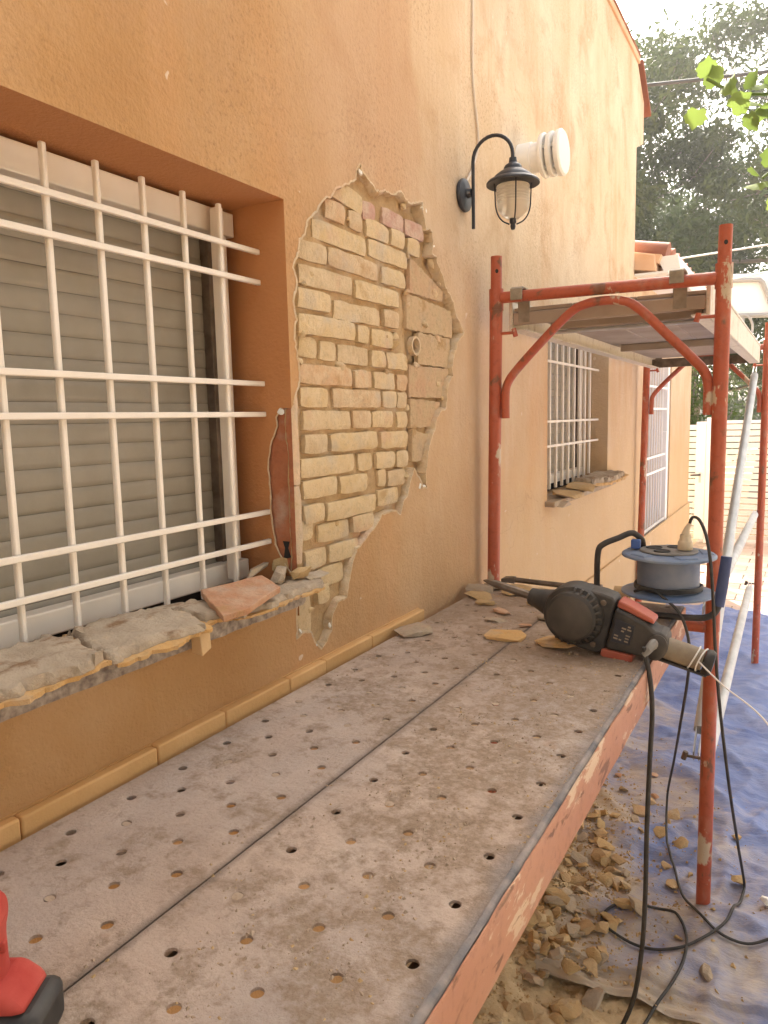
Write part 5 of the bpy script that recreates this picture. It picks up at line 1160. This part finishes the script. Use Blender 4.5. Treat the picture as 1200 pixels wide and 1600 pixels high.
# ------------------------------------------------------------------ cable reel
cr = thing('cable_reel', 'blue extension cable reel lying flat beside the near red post', 'cable reel', (0.715,2.45,1.145))
cz_ = (0.715,2.45,0)
cz_ = (0.715,2.45,0)
RF = 0.142
obj('lower_flange', MB().lathe([(0.06,1.210),(RF-0.006,1.208),(RF,1.211),(RF,1.216),(RF-0.006,1.219),(0.06,1.222)], cz_, n=64), 'reel_blue', cr)
obj('drum', MB().lathe([(0.093,1.222),(0.094,1.229),(0.094,1.322),(0.093,1.330)], cz_, n=48), 'reel_drum', cr)
obj('upper_flange', MB().lathe([(0.06,1.328),(RF-0.008,1.327),(RF,1.330),(RF,1.336),(RF-0.005,1.340),(0.09,1.343),(0.06,1.344)], cz_, n=64), 'reel_blue', cr)
for k in range(5):
    a = k*1.2566+0.3
    obj('flange_rib', MB().hexa([Matrix.Rotation(a,3,'Z') @ Vector(p)+Vector((0.715,2.45,0)) for p in [(0.094,-0.034,1.342),(0.130,-0.030,1.3405),(0.130,0.030,1.3405),(0.094,0.034,1.342),(0.096,-0.031,1.3465),(0.127,-0.027,1.345),(0.127,0.027,1.345),(0.096,0.031,1.3465)]]), 'reel_blue', cr, bevel=0.001)
sp_ = obj('socket_plate', MB().lathe([(0.0,1.3445),(0.086,1.3445),(0.088,1.347),(0.086,1.3505),(0.0,1.352)], cz_, n=40, close=False), 'socket_grey', cr)
for k in range(3):
    a = 0.75+k*1.5708+0.55
    obj('socket_hole', MB().lathe([(0.0,1.3522),(0.021,1.3522),(0.022,1.3542),(0.0245,1.3542),(0.0255,1.351)], (0.715+0.048*math.cos(a), 2.45+0.048*math.sin(a), 0), n=22, close=False), 'rubber', sp_)
obj('cable_winding', MB().tube([(0.715+0.100*math.cos(q)*(1+0.012*math.sin(3*q)), 2.45+0.100*math.sin(q), 1.227+0.004*q/6.28+0.001*math.sin(5*q)) for q in [i*math.pi/16 for i in range(98)]], 0.0042, 8), 'rubber', cr)
ft = [(0.628,2.50,1.20),(0.628,2.50,1.30),(0.628,2.49,1.36),(0.622,2.47,1.38),(0.60,2.45,1.397),(0.565,2.42,1.383),(0.525,2.395,1.365),(0.508,2.39,1.34),(0.505,2.39,1.26),(0.508,2.39,1.205),(0.525,2.385,1.172),(0.57,2.375,1.158),(0.68,2.36,1.157),(0.80,2.35,1.162),(0.85,2.352,1.172),(0.871,2.36,1.20),(0.880,2.37,1.26),(0.888,2.38,1.345)]
obj('carry_frame', MB().tube(spline(ft, 5), 0.0098, 12), 'dusty_black', cr)
obj('foam_grip', MB().tube([(0.8725,2.3605,1.203),(0.880,2.370,1.26),(0.8885,2.380,1.352)], [0.0155,0.016,0.0155], 16), 'grip_blue', cr)
obj('clip', MB().box((0.600,2.437,1.347),(0.628,2.463,1.377)), 'clip_blue', cr, bevel=0.004)
pgx, pgy = 0.764, 2.446
plug = thing('plug', 'ivory mains plug standing in the top socket of the blue reel', 'plug', (pgx,pgy,1.352))
obj('plug_body', MB().lathe([(0.0,1.3545),(0.021,1.3545),(0.0225,1.357),(0.0225,1.378),(0.020,1.382),(0.0175,1.386),(0.0165,1.402),(0.0,1.404)], (pgx,pgy,0), n=22, close=False), 'ivory', plug)
obj('strain_relief', MB().tube([(pgx,pgy,1.402),(pgx+0.004,pgy,1.42),(pgx+0.012,pgy,1.438)], [0.013,0.009,0.006], 12), 'ivory', plug)
pc = [(pgx+0.011,pgy,1.436),(0.785,2.43,1.458),(0.808,2.40,1.455),(0.832,2.37,1.41),(0.850,2.34,1.33),(0.862,2.32,1.22),(0.873,2.31,1.08),(0.890,2.32,0.90),(0.915,2.42,0.62),(0.935,2.62,0.32),(0.950,2.80,0.08),(0.950,2.78,0.028),(0.938,2.66,0.022),(0.905,2.50,0.024),(0.80,2.36,0.026),(0.69,2.325,0.03),(0.575,2.345,0.032),(0.535,2.40,0.03),(0.575,2.475,0.028),(0.66,2.505,0.028),(0.74,2.51,0.028),(0.80,2.44,0.030),(0.81,2.30,0.026),(0.76,2.10,0.02),(0.70,1.9,0.014),(0.62,1.7,0.012)]
def laid(pts):
    zs = [max(p.z, ground_z(p.x, p.y)+0.007) for p in pts]
    for _ in range(6): zs = [zs[0]]+[max(zs[i], (zs[i-1]+zs[i]*2+zs[i+1])/4) if pts[i].z < 0.1 else zs[i] for i in range(1, len(zs)-1)]+[zs[-1]]
    sm = [zs[0]]+[(zs[i-1]+zs[i]+zs[i+1])/3 for i in range(1, len(zs)-1)]+[zs[-1]]
    return [Vector((p.x, p.y, z+0.001)) for p, z in zip(pts, sm)]
tag(obj('power_cable', MB().tube(laid(spline(pc, 8)), 0.0048, 8), 'rubber'), 'black cable looping from the ivory plug down to a loop on the tarp', 'cable')
rc = [(0.63,2.36,1.225),(0.68,2.33,1.243),(0.72,2.32,1.225),(0.775,2.31,1.175),(0.800,2.32,1.08),(0.790,2.38,0.95),(0.745,2.6,0.72),(0.68,2.95,0.42),(0.63,3.15,0.16),(0.655,3.0,0.03),(0.70,2.85,0.022),(0.765,2.65,0.02),(0.86,2.49,0.02),(0.97,2.455,0.02),(1.10,2.51,0.02),(1.4,2.6,0.02)]
tag(obj('power_cable', MB().tube(laid(spline(rc, 8)), 0.0046, 8), 'rubber'), 'black reel cable hanging in a long bow in front of the near post', 'cable')
dc = [(0.752,1.858,1.204),(0.756,1.86,1.175),(0.766,1.866,1.12),(0.772,1.87,1.03),(0.768,1.875,0.90),(0.764,1.88,0.72),(0.762,1.89,0.52),(0.755,1.90,0.36),(0.735,1.915,0.20),(0.70,1.93,0.08),(0.665,1.90,0.016),(0.62,1.80,0.014),(0.5,1.5,0.014)]
tag(obj('power_cable', MB().tube(spline(dc, 8), 0.0062, 10), 'rubber'), 'thick black cable hanging straight down from the demolition hammer', 'cable')

# ------------------------------------------------------------------ red cordless drill at the near left end of the planks
cd = thing('cordless_drill', 'red cordless drill standing on its black battery on the planks', 'power tool', (0.325,0.40,1.145))
BA = dict(local=True)
cd.rotation_euler = (0, 0, R(30)); cd.location = (0.378,0.402,1.1452)
def rbox(a, b, bev, name, mat, par): return obj(name, MB().box(a, b), mat, par, bevel=bev, local=True)
bt_ = rbox((-0.060,-0.036,0.0),(0.052,0.036,0.050), 0.012, 'battery', 'rubber', cd)
rbox((-0.05,-0.038,0.018),(0.045,-0.0362,0.026), 0.0008, 'seam', 'dusty_black', bt_)
obj('foot', MB().hexa([(-0.056,-0.033,0.0505),(0.040,-0.033,0.0505),(0.040,0.033,0.0505),(-0.056,0.033,0.0505),(-0.056,-0.030,0.074),(0.014,-0.030,0.074),(0.014,0.030,0.074),(-0.056,0.030,0.074)]), 'drill_red', cd, bevel=0.008, local=True)
obj('handle', MB().tube([(-0.026,0,0.064),(-0.026,0,0.085),(-0.026,0,0.110),(-0.026,0,0.134)], [0.034,0.0325,0.0325,0.0345], 22), 'drill_red', cd, local=True)
obj('motor_body', MB().lathe([(0.0,0.008),(0.012,0.006),(0.026,0.001),(0.033,-0.010),(0.036,-0.03),(0.034,-0.13),(0.030,-0.15),(0.0,-0.152)], (0,0,0.135), axis='X', n=30, close=False), 'drill_red', cd, local=True)
obj('chuck', MB().lathe([(0.0,-0.153),(0.024,-0.153),(0.022,-0.18),(0.012,-0.20),(0.0,-0.20)], (0,0,0.135), axis='X', n=24, close=False), 'rubber', cd, local=True)
obj('strap_tag', MB().box((-0.002,-0.004,0.100),(0.010,0.004,0.112)), 'drill_red', cd, bevel=0.002, local=True)
